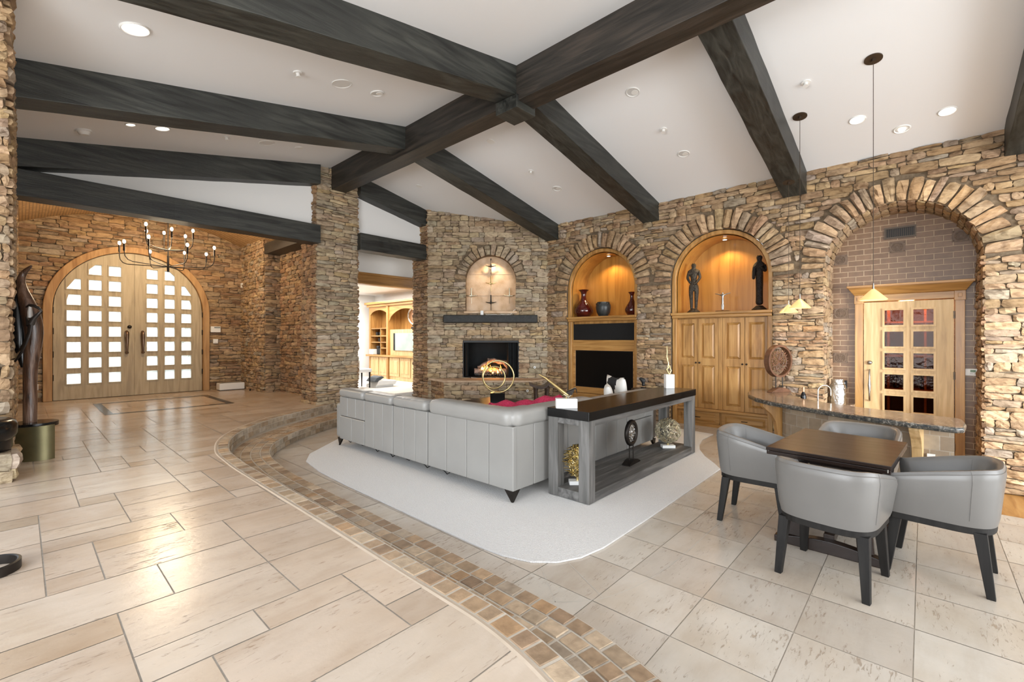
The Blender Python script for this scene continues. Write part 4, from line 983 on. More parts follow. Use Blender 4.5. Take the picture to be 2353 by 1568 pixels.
# wall devices in the vestibule
t = thing('alarm_keypad', 'white alarm keypad on the stone right of the entry doors', 'keypad', (3.435, 13.64, 1.82))
BOX((3.325, 13.60, 1.82), (3.545, 13.66, 1.975), 'housing', whiteplastic_m, t, bevel=.008); BOX((3.40, 13.594, 1.93), (3.535, 13.602, 1.962), 'display', M('keypad_display', [(.25, .27, .25)], .3), t)
t = thing('light_switch', 'white double light switch below the alarm keypad', 'switch', (3.435, 13.63, 1.53))
BOX((3.38, 13.615, 1.53), (3.49, 13.66, 1.645), 'cover_plate', whiteplastic_m, t, bevel=.004)
for x in (3.392, 3.44): BOX((x, 13.606, 1.545), (x + .038, 13.618, 1.63), 'rocker', whiteplastic_m, t, bevel=.003)
t = tag(BOX((4.02, 13.55, 3.03), (4.11, 13.66, 3.16), 'motion_sensor', whiteplastic_m, bevel=.015), 'small white motion sensor high in the corner of the vestibule', 'sensor')
t = thing('power_outlet', 'pale wall outlet low on the stone left of the entry doors', 'outlet', (.21, 13.63, .58))
BOX((.17, 13.615, .58), (.25, 13.66, .70), 'cover_plate', whiteplastic_m, t, bevel=.004)
for z in (.61, .65): BOX((.19, 13.608, z), (.23, 13.617, z + .028), 'socket', bpy.data.materials['grey_button'], t)
t = thing('air_purifier', 'low white rectangular box on the vestibule floor beside the wall', 'purifier', (3.72, 13.35, HU))
BOX((3.42, 13.22, HU + .012), (4.0, 13.52, HU + .185), 'body', whiteplastic_m, t, bevel=.02); BOX((3.46, 13.26, HU + .178), (3.96, 13.48, HU + .19), 'top_grille', M('grey_grille', [(.30, .32, .33)], .5), t, bevel=.005); BOX((3.44, 13.24, HU + .001), (3.98, 13.5, HU + .015), 'foot', black_m, t)
mb = MB(); mb.lathe([(0, 0), (.02, 0), (.024, .02), (.015, .04), (.008, .05), (0, .05)], (3.98, 12.75, HU), 10); mb.build('door_stop', iron_m, smooth=50); tag(bpy.data.objects['door_stop'], 'tiny dark door stop on the floor by the vestibule wall', 'door stop')

# ------------------------------------------------------------------ chandelier
cc = Vector((2.10, 11.75, 0)); ch = thing('chandelier', 'two-tier iron candle chandelier hanging in front of the entry doors', 'chandelier', (2.10, 11.75, 3.06))
mb = MB(); mb.tube([cc + Zv * 3.06, cc + Zv * 3.40], .021, 10); mb.tube([cc + Zv * 3.40, cc + Zv * 4.5], .012, 8); mb.lathe([(0, 4.50), (.07, 4.50), (.06, 4.53), (0, 4.53)], (cc.x, cc.y, 0), 16); mb.build('stem', iron_m, ch)
def arms(n, rad, zj, zc, a0, rv):
    for k in range(n):
        a = a0 + 2 * pi * k / n; d = Vector((math.cos(a), math.sin(a), 0)); rr = rad * (1 + rv * (1 if k % 2 else -1)); cz = zc + (.03 if k % 2 else -.03)
        pts = [cc + Zv * zj, cc + d * rr * .5 + Zv * (zj + .01), cc + d * (rr - .14) + Zv * (zj + .02), cc + d * (rr - .06) + Zv * (zj + .05), cc + d * (rr - .015) + Zv * (zj + .11), cc + d * rr + Zv * (zj + .2), cc + d * rr + Zv * (cz - .18)]
        mb = MB(); mb.tube(pts, .0085, 6); ar = mb.build('arm', iron_m, ch, smooth=70)
        p = cc + d * rr
        mb = MB(); mb.tube([p + Zv * (cz - .19), p + Zv * (cz - .05)], .017, 8); mb.build('candle_sleeve', iron_m, ar)
        mb = MB(); mb.ball((p.x, p.y, cz - .01), .026, 10, 6, sz=1.5); mb.build('bulb', bulb_m, ar, smooth=180)
arms(8, .80, 3.17, 3.60, .25, .06); arms(6, .42, 3.52, 3.94, .5, .08)

# ------------------------------------------------------------------ ceiling fixtures
def on_ceiling(x, y):
    if x > 4.475: return Vector((x, y, ceilR(x))), Vector((-.209, 0, -1)).normalized()
    return Vector((x, y, ceilL(x))), Vector((.197, 0, -1)).normalized()
def disc(mb, p, n, r0, h0, h1, seg=24, r1=None):
    a = n.orthogonal().normalized(); b = n.cross(a); r1 = r1 or r0
    mb.hexa([p + n * h0 + (a * math.cos(2 * pi * k / seg) + b * math.sin(2 * pi * k / seg)) * r0 for k in range(seg)], [p + n * h1 + (a * math.cos(2 * pi * k / seg) + b * math.sin(2 * pi * k / seg)) * r1 for k in range(seg)])
def fixture(kind, x, y, label, r=.085):
    p, n = on_ceiling(x, y)
    nm, cat, grp = dict(lit=('recessed_light', 'light', 'recessed ceiling lights'), dark=('recessed_light', 'light', 'recessed ceiling lights'), eye=('recessed_light', 'light', 'recessed ceiling lights'), spr=('ceiling_sprinkler', 'sprinkler', 'ceiling sprinklers'),
                        spk=('ceiling_speaker', 'speaker', 'ceiling speakers'), cap=('sprinkler_cover', 'sprinkler', 'flat sprinkler covers'), smoke=('smoke_detector', 'smoke detector', None))[kind]
    t = thing(nm, label, cat, tuple(p), grp)
    if kind in ('lit', 'dark', 'eye'):
        mb = MB(); mb.torus(p + n * .003, r, .010, n, 28, 6); mb.build('trim_ring', whiteplastic_m, t, smooth=60)
        mb = MB(); disc(mb, p, n, r - .006, .001, .004); mb.build('lens', lamp_m if kind == 'lit' else M('unlit_lens', [(.62, .61, .59)], .6) if 'unlit_lens' not in bpy.data.materials else bpy.data.materials['unlit_lens'], t)
        if kind == 'eye':
            mb = MB(); disc(mb, p, n, r * .45, .004, .02); mb.build('bulb', lamp_m, t)
        if kind == 'dark':
            mb = MB(); disc(mb, p + Vector((.02, -.02, 0)), n, r * .55, .004, .012); mb.build('gimbal', whiteplastic_m, t)
    elif kind == 'spk':
        mb = MB(); mb.torus(p + n * .003, .115, .006, n, 32, 6); mb.build('rim', whiteplastic_m, t, smooth=60); mb = MB(); disc(mb, p, n, .112, .001, .004, 32); mb.build('grille', M('speaker_mesh', [(.72, .71, .69)], .8) if 'speaker_mesh' not in bpy.data.materials else bpy.data.materials['speaker_mesh'], t)
    elif kind == 'cap':
        mb = MB(); disc(mb, p, n, .07, .0, .008, 24, .066); mb.build('cover', whiteplastic_m, t)
    elif kind == 'spr':
        mb = MB(); disc(mb, p, n, .05, 0, .012); mb.build('escutcheon', whiteplastic_m, t); mb = MB(); disc(mb, p, n, .022, .012, .05, 12); disc(mb, p, n, .032, .05, .054, 12); mb.build('nozzle', whiteplastic_m, t)
    else:
        mb = MB(); disc(mb, p, n, .085, 0, .02); mb.build('base', whiteplastic_m, t); mb = MB(); disc(mb, p, n, .07, .02, .06, 24, .045); mb.build('dome', whiteplastic_m, t, smooth=30)
fixture('spr', 6.487, 1.059, 'small white sprinkler right of the beam, left of the tall pendant cord')
fixture('dark', 5.572, 2.89, 'unlit recessed light just right of the ridge junction, near the third beam')
fixture('spr', 6.497, 2.867, 'small white sprinkler midway between the two right beams')
fixture('dark', 7.217, 2.85, 'unlit recessed light close above the statue niche')
fixture('lit', 7.529, .648, 'lit recessed light left of the tall pendant cord')
fixture('eye', 8.0, .211, 'lit eyeball light close above the bar arch')
fixture('lit', 7.842, -.224, 'lit recessed light at the far right over the bar arch')
fixture('spr', 6.456, 5.425, 'small white sprinkler in the bay above the television niche')
fixture('dark', 7.198, 5.371, 'unlit recessed light in the bay above the television niche')
fixture('cap', 5.41, 5.436, 'flat white cover right below the beam junction')
fixture('cap', 5.79, 8.006, 'flat white cover in the bay beside the stone column')
fixture('lit', .701, 5.281, 'largest and brightest recessed light at upper left', .105)
fixture('spr', 2.179, 5.378, 'small white sprinkler between the two front left beams')
fixture('spk', 2.729, 5.403, 'round white ceiling speaker between the two front left beams')
fixture('dark', 3.251, 5.438, 'unlit recessed light nearest the ridge on the left ceiling')
fixture('lit', 1.337, 7.843, 'lit recessed light behind the second left beam')
fixture('lit', .995, 7.837, 'small lit recessed light beside the smoke detector', .055)
fixture('smoke', .569, 8.296, 'white domed smoke detector on the left ceiling behind the second beam')
fixture('spr', 2.126, 7.872, 'small white sprinkler behind the second left beam')
fixture('spk', 2.723, 7.935, 'faint round ceiling speaker behind the second left beam')
fixture('cap', 3.269, 8.011, 'flat white cover near the ridge behind the second left beam')
t = thing('smoke_detector', 'white smoke detector on the brick vault beside the chandelier', 'smoke detector', (2.75, 12.0, vz(2.75)))
mb = MB(); mb.lathe([(0, 0), (.045, 0), (.07, -.0), (.085, .04), (.085, .075), (0, .075)], (2.75, 12.0, vz(2.75) - .075), 20); mb.build('dome', whiteplastic_m, t, smooth=40)
mb = MB(); mb.lathe([(0, 0), (.10, 0), (.10, .015), (0, .015)], (2.75, 12.0, vz(2.75) - .012), 20); mb.build('base', whiteplastic_m, t)

# ------------------------------------------------------------------ pendants over the bar
def pendant(x, y, ztop, zs, tilt, label):
    t = thing('pendant_lamp', label, 'pendant lamp', (x, y, zs), 'amber pendants over the bar')
    n = Vector((-.209, 0, -1)).normalized(); p = Vector((x, y, ztop))
    mb = MB(); disc(mb, p, n, .085, 0, .012); disc(mb, p, n, .02, .012, .045, 12); mb.build('ceiling_plate', M('aged_bronze_plate', [(.075, .052, .035)], .4, metal=.5) if 'aged_bronze_plate' not in bpy.data.materials else bpy.data.materials['aged_bronze_plate'], t)
    mb = MB(); mb.tube([(x, y, ztop - .02), (x, y, zs + .16)], .0035, 6); mb.build('cord', bpy.data.materials['aged_bronze_plate'], t)
    mb = MB(); mb.tube([(x, y, zs + .19), (x, y, zs + .11)], [.008, .013], 8); mb.build('socket', steel_m, t)
    mb = MB(); pr = [(.013, .125), (.04, .10), (.128, .008), (.124, 0), (.036, .09), (.011, .112)]
    rows = [[(x + r * math.cos(2 * pi * k / 32), y + r * math.sin(2 * pi * k / 32), zs + z) for k in range(32)] for r, z in pr]; mb.grid(rows, closeu=True); mb.build('shade', amber_m, t, smooth=50)
pendant(6.46, .413, ceilR(6.46), 2.085, 0, 'amber glass cone pendant hanging in front of the alcove door, nearest of the three')
pendant(7.11, 1.23, ceilR(7.11), 2.065, 0, 'amber glass cone pendant in the middle, in front of the stone pier')
pendant(8.10, 1.55, 4.105, 2.06, 0, 'smallest and lowest amber cone pendant, hung from the beam end beside the statue niche')

# ------------------------------------------------------------------ bronze sculpture at left
t = thing('sculpture', 'tall driftwood and dark metal sculpture on a curved brass drum', 'sculpture', (.09, 7.2, HU)); bx, by = .14 - .055 * Rv.x, 7.266 - .055 * Rv.y
def SV(px, z, dep=0): return Vector((bx, by, 0)) + Rv * px + Fv * dep + Zv * z   # px: metres to the right as seen from the room
mb = MB(); a0, a1 = -pi * .12, pi * 1.12
ang = [(-.06 + math.cos(q) * .0, q) for q in np.linspace(pi, 2 * pi, 25)]
dr = [SV(.23 * math.cos(q), 0, .14 * math.sin(q) * 1.2) for q in np.linspace(pi, 2 * pi, 25)]
mb.hexa([p + Zv * HU for p in dr], [p + Zv * (HU + .36 + .02 * k / 24) for k, p in enumerate(dr)]); mb.build('drum', olivebrass_m, t, smooth=40)
mb = MB(); d2 = [SV(-.02 + .20 * math.cos(q), 0, .02 + .19 * math.sin(q)) for q in np.linspace(0, 2 * pi, 33)[:-1]]; mb.hexa([p + Zv * (HU + .355) for p in d2], [p + Zv * (HU + .40) for p in d2]); mb.build('top_plate', blacktop_m, t, smooth=40)
zb = HU + .40
def sp(px, py, dep=0): return SV((px - 64) * .00478, 1.65 + (779 - py) * .00478, dep)
tr = [(54, 990, 12, 0), (54, 972, 12, 0), (53, 920, 12.5, .01), (54, 880, 12, 0), (57, 840, 13, -.01), (61, 800, 15, 0), (62, 765, 17, .01), (59, 735, 18, 0), (53, 705, 16, -.01), (45, 678, 12, -.02), (37, 655, 9, -.02), (33, 637, 7, 0), (37, 624, 6, .01), (48, 615, 4, .01), (57, 607, 2, .01)]
mb = MB(); mb.tube([sp(a, b, d) for a, b, w_, d in tr], [w_ * .0048 for a, b, w_, d in tr], 14); mb.build('driftwood_trunk', driftwood_m, t, smooth=60, sub=1)
mb = MB(); mb.tube([sp(50, 845, -.05), sp(43, 790, -.06), sp(40, 745, -.06), sp(34, 705, -.05), sp(29, 675, -.04), sp(22, 652, -.03), sp(27, 640, -.02)], [.02, .05, .065, .055, .04, .026, .006], 10, flat=.55); mb.build('bark_blade', blacktop_m, t, smooth=60)
mb = MB(); mb.tube([sp(28, 850, -.14), sp(46, 836, -.15), sp(62, 816, -.15), sp(74, 790, -.14), sp(82, 765, -.13), sp(85, 742, -.13)], [.004, .022, .026, .026, .024, .034], 10, flat=.45); mb.build('steel_blade', iron_m, t, smooth=60)
mb = MB(); mb.tube([sp(28, 850, -.165), sp(44, 838, -.175), sp(60, 821, -.175), sp(70, 806, -.17)], [.004, .018, .014, .004], 8, flat=.35); mb.build('polished_tip', steel_m, t, smooth=60)
mb = MB(); mb.tube([sp(85, 745, -.13), sp(92, 733, -.13), sp(101, 724, -.13), sp(109, 716, -.13), sp(103, 709, -.13), sp(92, 704, -.13), sp(82, 703, -.13), sp(74, 707, -.13)], [.036, .026, .02, .013, .016, .017, .017, .008], 8, flat=.7); mb.build('hooked_arm', iron_m, t, smooth=60)
mb = MB(); mb.tube([sp(84, 748, -.13), sp(78, 737, -.13), sp(74, 728, -.13)], [.032, .018, .005], 8); mb.build('forked_spur', iron_m, t, smooth=60)
mb = MB(); mb.tube([sp(84, 705, -.13), sp(83, 718, -.13), sp(84, 731, -.13)], [.012, .02, .02], 8, flat=.5); mb.build('glass_drop', M('grey_cast_glass', [(.30, .27, .24)], .15), t, smooth=60)
mb = MB(); mb.tube([sp(43, 800, .05), sp(36, 835, .05)], [.012, .005], 6); mb.tube([sp(42, 935, .02), sp(31, 922, .02)], [.008, .004], 6); mb.build('twig', driftwood_m, t)
# dark bowl on the stone plinth at the left edge
mb = MB()
stones(mb, planeP((-.06, 0, 0), (0, 1, 0), (1, 0, 0)), HU, HU + .27, lambda a, b: [(6.25, 6.84)], PALE, h=(.08, .13), l=(.16, .34))
stones(mb, planeP((0, 6.25, 0), (1, 0, 0), (0, -1, 0)), HU, HU + .27, lambda a, b: [(-.75, -.06)], PALE, h=(.08, .13), l=(.16, .34))
pl_ = mb.build('stone_plinth', stone_m); tag(pl_, 'low stacked stone plinth at the left edge under a dark pot', 'plinth')
BOX((-.75, 6.25, HU), (-.06, 6.84, HU + .275), 'plinth_core', mortar_m, pl_)
t = thing('lidded_pot', 'dark lacquered lidded pot on the stone plinth, cut by the left edge', 'pot', (-.33, 6.46, HU + .28))
mb = MB(); mb.lathe([(0, 0), (.27, 0), (.28, .02), (.28, .10), (.30, .12), (.315, .15), (.315, .24), (.30, .27), (.27, .29), (0, .29)], (-.33, 6.46, HU + .28), 36); mb.build('bowl', blacktop_m, t, smooth=40)
mb = MB(); mb.lathe([(0, .285), (.2, .285), (.15, .32), (.08, .37), (.06, .44), (.05, .5), (0, .5)], (-.33, 6.46, HU + .28), 30); mb.build('lid', blacktop_m, t, smooth=40)
mb = MB(); cR = (-.04 - .14 * Rv.x, 3.80 - .14 * Rv.y, HU + .002)
rows = [[(cR[0] + r * math.cos(2 * pi * k / 48), cR[1] + r * math.sin(2 * pi * k / 48), cR[2] + z) for k in range(48)] for r, z in ((.14, 0), (.14, .05), (.128, .054), (.122, .05), (.12, 0))]
mb.grid(rows, closeu=True, closev=True); tag(mb.build('floor_ring', iron_m, smooth=50), 'dark metal ring band on the floor, cut by the lower left edge', 'ring')

# ------------------------------------------------------------------ rug
rp = [(2.78, 6.45), (2.58, 6.1), (2.49, 5.5), (2.46, 4.8), (2.45, 3.9), (2.44, 3.1), (2.44, 2.6), (2.46, 2.35), (2.53, 2.13), (2.66, 1.98), (2.84, 1.89), (3.1, 1.85), (3.9, 1.85), (5.1, 1.87), (5.95, 1.887), (6.15, 2.02), (6.45, 2.25), (6.78, 2.44), (7.1, 2.56), (7.5, 2.65), (8.03, 2.66), (8.12, 3.3), (8.0, 5.2), (6.9, 6.5), (6.0, 7.6), (4.6, 7.5), (3.52, 7.08)]
mb = MB(); mb.prism(rp, lambda a, b, d: (a, b, d), .001, .014); o = mb.build('area_rug', rug_m, bevel=.003); tag(o, 'large ivory woven area rug with rounded corners under the grey sofa', 'rug')

# ------------------------------------------------------------------ sectional sofa
so = thing('sectional_sofa', 'large grey leather corner sofa seen from behind on the ivory rug', 'sofa', (3.3, 3.0, .018))
SX, SY = 3.28, 2.99
def seampanel(mb, a, b, fixed, z0, z1, axis, thick=.05, n=3, col=(1, 1, 1)):
    for k in range(n):
        u0 = a + (b - a) * k / n + .0015; u1 = a + (b - a) * (k + 1) / n - .0015
        if axis == 'y': mb.box((fixed, u0, z0), (fixed + thick, u1, z1))
        else: mb.box((u0, fixed, z0), (u1, fixed + thick, z1))
secY = [(2.985, 4.365, 4), (4.375, 5.105, 3), (5.115, 5.825, 3)]
for a, b, n in secY:
    mb = MB(); seampanel(mb, a, b, SX, .135, .775, 'y', .06, n); mb.build('back_panel', leather_m, so, bevel=.012, seg=3)
mb = MB(); seampanel(mb, 5.835, 6.56, SX, .135, .48, 'y', .06, 2); mb.build('back_panel', leather_m, so, bevel=.012, seg=3)
mb = MB(); seampanel(mb, 5.835, 6.56, SX, .488, .775, 'y', .06, 3); mb.build('back_panel', leather_m, so, bevel=.012, seg=3)
for a, b, n in ((3.30, 3.92, 2), (3.93, 4.79, 3), (4.80, 5.60, 3)):
    mb = MB(); seampanel(mb, a, b, SY, .135, .775, 'x', .06, n); mb.build('back_panel', leather_m, so, bevel=.012, seg=3)
mb = MB(); seampanel(mb, 5.61, 6.40, SY, .135, .50, 'x', .06, 2); mb.build('back_panel', leather_m, so, bevel=.012, seg=3)
mb = MB(); seampanel(mb, 5.61, 6.40, SY, .508, .775, 'x', .06, 3); mb.build('back_panel', leather_m, so, bevel=.012, seg=3)
def roll(name, p0, p1, w, h, z0, axis, capr=.05):
    """plump roll: superellipse section swept along the axis with closing ends"""
    mb = MB(); L_ = (Vector(p1) - Vector(p0)).length; n = 22; rows = []
    t = (Vector(p1) - Vector(p0)).normalized(); s_ = Vector((t.y, -t.x, 0))
    for i in range(n + 1):
        f = i / n; e = min(f, 1 - f) * L_ / capr; k = 1 if e >= 1 else math.sqrt(max(0.0, 1 - (1 - e) ** 2)) * .35 + .65
        if i in (0, n): k = .55
        c = Vector(p0).lerp(Vector(p1), f); row = []
        wr = R(-.0025, .0025)
        for q in range(20):
            a = 2 * pi * q / 20; ca, sa = math.cos(a), math.sin(a)
            x = math.copysign(abs(ca) ** .62, ca) * w / 2 * k; z = math.copysign(abs(sa) ** .62, sa) * h / 2 * k
            row.append(c + s_ * x + Zv * (z0 + h / 2 + z + wr))
        rows.append(row)
    b = mb.grid(rows, closeu=True); mb.f.append(tuple(b + q for q in range(20))); mb.c.append((1, 1, 1)); e = b + n * 20; mb.f.append(tuple(e + q for q in reversed(range(20)))); mb.c.append((1, 1, 1))
    return mb.build(name, leather_m, so, smooth=70, sub=1)
# corner roll (two legs meeting in a mitre) and separate headrests
roll('corner_bolster', (SX + .10, 3.0, 0), (SX + .10, 4.36, 0), .27, .185, .755, 'y'); roll('corner_bolster', (SX + .0, SY + .10, 0), (4.80, SY + .10, 0), .27, .185, .755, 'x')
for a, b in ((4.375, 5.105), (5.115, 5.825), (5.835, 6.56)): roll('headrest', (SX + .09, a, 0), (SX + .09, b, 0), .24, .135, .77, 'y')
for a, b in ((4.81, 5.60), (5.61, 6.40)): roll('headrest', (a, SY + .09, 0), (b, SY + .09, 0), .24, .135, .77, 'x')
BOX((SX + .055, SY + .055, .14), (SX + .28, 6.56, .76), 'back_frame', leather_m, so, bevel=.03); BOX((SX + .28, SY + .055, .14), (6.40, SY + .28, .76), 'back_frame', leather_m, so, bevel=.03)
BOX((SX + .02, 6.57, .135), (SX + 1.0, 6.72, .66), 'armrest', leather_m, so, bevel=.045, seg=4); BOX((6.41, SY + .02, .135), (6.58, SY + 1.0, .66), 'armrest', leather_m, so, bevel=.045, seg=4)
for a, b in ((3.95, 4.37), (4.375, 5.105), (5.115, 5.825), (5.835, 6.56)): BOX((SX + .28, a, .16), (SX + 1.0, b, .47), 'seat_cushion', leather_m, so, bevel=.05, seg=4)
BOX((3.95, 3.72, .47), (4.75, 3.95, .80), 'corner_cushion', leather_m, so, bevel=.07, seg=4)
for a, b in ((3.56, 4.28), (4.285, 4.80), (4.81, 5.60), (5.61, 6.40)): BOX((a, SY + .28, .16), (b, SY + .95, .47), 'seat_cushion', leather_m, so, bevel=.05, seg=4)
for x, y, dx_, dy_ in ((SX + .03, SY + .03, 1, 1), (SX + .03, 6.62, 1, -1), (4.0, SY + .03, 1, 1), (6.5, SY + .03, -1, 1), (SX + .92, 6.62, -1, -1), (6.5, SY + .9, -1, -1)):
    mb = MB(); mb.hexa([(x - .008, y - .008, .018), (x + .012, y - .008, .018), (x + .012, y + .012, .018), (x - .008, y + .012, .018)], [(x - .02 * dx_, y - .02 * dy_, .14), (x + .10 * dx_, y - .02 * dy_, .14), (x + .03 * dx_, y + .03 * dy_, .14), (x - .02 * dx_, y + .10 * dy_, .14)])
    mb.build('foot', iron_m, so)
mb = MB()
for k in range(7):
    y = 4.0 + .38 * k; mb.tube([(SX + .12, y, .135), (SX + .08, y + .1, .06 + R(0, .04)), (SX + .12, y + .2, .08), (SX + .1, y + .36, .135)], .006, 5)
mb.build('power_cables', black_m, so)
# things on and inside the sofa corner
def pillow(c, w, h, th, rot, tiltx, name, label, bands):
    t = thing(name, label, 'cushion', c)
    mb = MB(); n = 18
    cr, sr = math.cos(rot), math.sin(rot)
    for s in (1, -1):
        rows = []
        for i in range(n + 1):
            row = []
            for j in range(n + 1):
                u = i / n * 2 - 1; v = j / n * 2 - 1
                k = (1 - u ** 4) * (1 - v ** 4); e = 1 - .10 * (1 - abs(u)) * (abs(v) ** 3); e2 = 1 - .10 * (1 - abs(v)) * (abs(u) ** 3)
                X = u * w / 2 * e2; Z = v * h / 2 * e + h / 2; Y = s * th / 2 * (k ** .5)
                Y += (Z) * tiltx
                row.append((c[0] + X * cr - Y * sr, c[1] + X * sr + Y * cr, c[2] + Z))
            rows.append(row)
        b = len(mb.f); mb.grid(rows)
        for q in range(b, len(mb.f)):
            i, j = divmod(q - b, n); u = i / n; v = j / n; m_ = math.sin(6.5 * (u * .8 + v) + 1.2 * math.sin(4 * v)) 
            mb.c[q] = (.012, .013, .015) if (bands and m_ > .25) else (.78, .76, .72)
    mb.build('cover', M('pillow_cloth', [(1, 1, 1)], .9, attr=True, ns=60, bump=.2) if 'pillow_cloth' not in bpy.data.materials else bpy.data.materials['pillow_cloth'], t, smooth=180, merge=True)
pillow((5.93, 3.42, .472), .46, .50, .14, .55, .12, 'throw_pillow', 'white pillow peeking over the sofa back left of the striped one', False)
pillow((6.30, 3.50, .472), .62, .60, .15, .95, .10, 'throw_pillow', 'black and white zebra striped pillow peeking over the sofa back', True)
mb = MB(); n = 26
rows = []
for i in range(n + 1):
    row = []
    for j in range(15):
        u = i / n; v = j / 14; x = 3.85 + u * 1.05 + .05 * math.sin(v * 5) + .12 * v; y = 3.55 + v * .85 - .30 * u
        q = (v - .5) / .23
        z = .50 + .37 * math.exp(-q * q) * (.97 + .03 * math.sin(u * 9)) + .018 * math.sin(u * 23 + v * 6) + .012 * math.sin(v * 19 + u * 5)
        row.append((x, y, z))
    rows.append(row)
mb.grid(rows); o = mb.build('throw_blanket', pink_m, smooth=180); md = o.modifiers.new('t', 'SOLIDIFY'); md.thickness = .025; tag(o, 'bright magenta knitted throw heaped in the corner of the sofa', 'blanket')
# coffee table with ring sculpture
ct = thing('coffee_table', 'dark square coffee table between the sofa and the fireplace', 'table', (6.1, 6.05, .018))
BOX((5.55, 5.45, .39), (6.65, 6.62, .45), 'table_top', table_m, ct, bevel=.008); BOX((5.62, 5.52, .30), (6.58, 6.55, .39), 'apron', table_m, ct)
for x in (5.65, 6.47):
    for y in (5.55, 6.44): BOX((x, y, .018), (x + .09, y + .09, .31), 'leg', table_m, ct, bevel=.006)
rs = thing('ring_sculpture', 'two interlocked gold rings on a black block on the coffee table', 'sculpture', (6.02, 5.87, .45))
c0 = Vector((6.02, 5.87, 0)); mb = MB()
for q in (0,): mb.hexa([c0 + Rv * a + Fv * b + Zv * .45 for a, b in ((-.135, -.09), (.135, -.09), (.135, .09), (-.135, .09))], [c0 + Rv * a + Fv * b + Zv * .645 for a, b in ((-.135, -.09), (.135, -.09), (.135, .09), (-.135, .09))])
mb.build('block', blacktop_m, rs, bevel=.006)
mb = MB(); mb.torus(c0 + Rv * .01 + Zv * .945, .295, .0145, Fv + Rv * .12, 56, 8); mb.build('large_ring', gold_m, rs, smooth=180)
mb = MB(); mb.torus(c0 - Rv * .065 + Zv * .93 - Fv * .03, .205, .0135, Fv - Rv * .15, 48, 8); mb.build('small_ring', gold_m, rs, smooth=180)
mb = MB(); mb.hexa([c0 + Rv * a + Fv * b + Zv * .645 for a, b in ((-.05, -.03), (.05, -.03), (.05, .03), (-.05, .03))], [c0 + Rv * a + Fv * b + Zv * .665 for a, b in ((-.05, -.03), (.05, -.03), (.05, .03), (-.05, .03))]); mb.build('mount', brass_m, rs)
# carved stool by the hearth
sc_ = thing('carved_stool', 'dark carved wooden stool with curved seat beside the hearth', 'stool', (7.42, 5.95, .015)); c0 = Vector((7.42, 5.95, .006))
def SQ(u, z, e=0): return c0 + Rv * u + Fv * e + Zv * z
mb = MB(); pr = [(-.25, .72), (-.12, .67), (0, .645), (.08, .67), (.16, .74), (.25, .70)]
mb.grid([[SQ(u, z, e) for u, z in pr] + [SQ(u, z - .05, e) for u, z in reversed(pr)] for e in (-.2, .2)], closeu=True); b = 0; m_ = 2 * len(pr); mb.f += [tuple(range(m_)), tuple(reversed(range(m_, 2 * m_)))]; mb.c += [(1, 1, 1)] * 2
mb.build('curved_seat', darkcarve_m, sc_, smooth=40)
for u in (-.12, .12):
    mb = MB()
    for e in (-.14, .14): mb.tube([SQ(u, .01, e), SQ(u * 1.0, .1, e), SQ(u * .9, .3, e), SQ(u, .5, e), SQ(u, .64, e)], [.05, .035, .05, .035, .055], 8)
    mb.build('leg', darkcarve_m, sc_, smooth=50)
mb = MB(); mb.tube([SQ(-.12, .12, -.14), SQ(.12, .12, -.14)], .02, 8); mb.tube([SQ(-.12, .12, .14), SQ(.12, .12, .14)], .02, 8); mb.build('stretcher', darkcarve_m, sc_)

et = thing('end_table', 'small dark end table behind the far end of the sofa', 'table', (7.86, 3.86, .0145))
mb = MB(); mb.lathe([(0, .69), (.22, .69), (.225, .70), (.225, .715), (.22, .72), (0, .72)], (7.86, 3.86, 0), 28); mb.build('table_top', table_m, et, smooth=40)
mb = MB(); mb.lathe([(0, .0145), (.15, .0145), (.14, .03), (.03, .05), (.025, .68), (.06, .69), (0, .69)], (7.86, 3.86, 0), 20); mb.build('pedestal', table_m, et, smooth=40)
fg = thing('figurine', 'small black figure showing above the sofa back near the stone wall', 'figurine', (7.86, 3.86, .7215))
skin('figure', [(7.86, 3.86, .76), (7.86, 3.86, .83), (7.85, 3.87, .875), (7.84, 3.90, .905), (7.83, 3.94, .895), (7.87, 3.83, .88)], [(0, 1), (1, 2), (2, 3), (3, 4), (2, 5)], [.035, .03, .028, .032, .016, .02], black_m, fg, 2)
BOX((7.82, 3.82, .7215), (7.90, 3.90, .745), 'base', black_m, fg, bevel=.004)
# ------------------------------------------------------------------ console table
co = thing('console_table', 'long grey oak console table with black top behind the sofa', 'table', (5.15, 2.67, .018))
kx0, kx1, ky0, ky1, kt = 3.76, 6.55, 2.42, 2.92, .928
BOX((kx0 - .008, ky0 - .008, kt - .09), (kx1 + .008, ky1 + .008, kt), 'table_top', blacktop_m, co, bevel=.004)
for x in (kx0, kx1 - .12):
    for y in (ky0, ky1 - .12): BOX((x, y, .018), (x + .12, y + .12, kt - .092), 'leg', wood('grey_oak_upright', [(.065, .063, .059), (.125, .12, .112), (.21, .20, .19)], 2, .6, 3, bump=.3) if 'grey_oak_upright' not in bpy.data.materials else bpy.data.materials['grey_oak_upright'], co, bevel=.005)
for y in (ky0 + .002, ky1 - .118): BOX((kx0 + .12, y, kt - .15), (kx1 - .12, y + .116, kt - .092), 'apron_rail', greywood_m, co, bevel=.004)
for x in (kx0 + .002, kx1 - .118): BOX((x, ky0 + .12, kt - .15), (x + .116, ky1 - .12, kt - .092), 'apron_rail', greywood_m, co, bevel=.004)
for y in (ky0 + .002, ky1 - .118): BOX((kx0 + .12, y, .02), (kx1 - .12, y + .116, .115), 'lower_rail', greywood_m, co, bevel=.004)
for x in (kx0 + .002, kx1 - .118): BOX((x, ky0 + .12, .02), (x + .116, ky1 - .12, .115), 'lower_rail', greywood_m, co, bevel=.004)
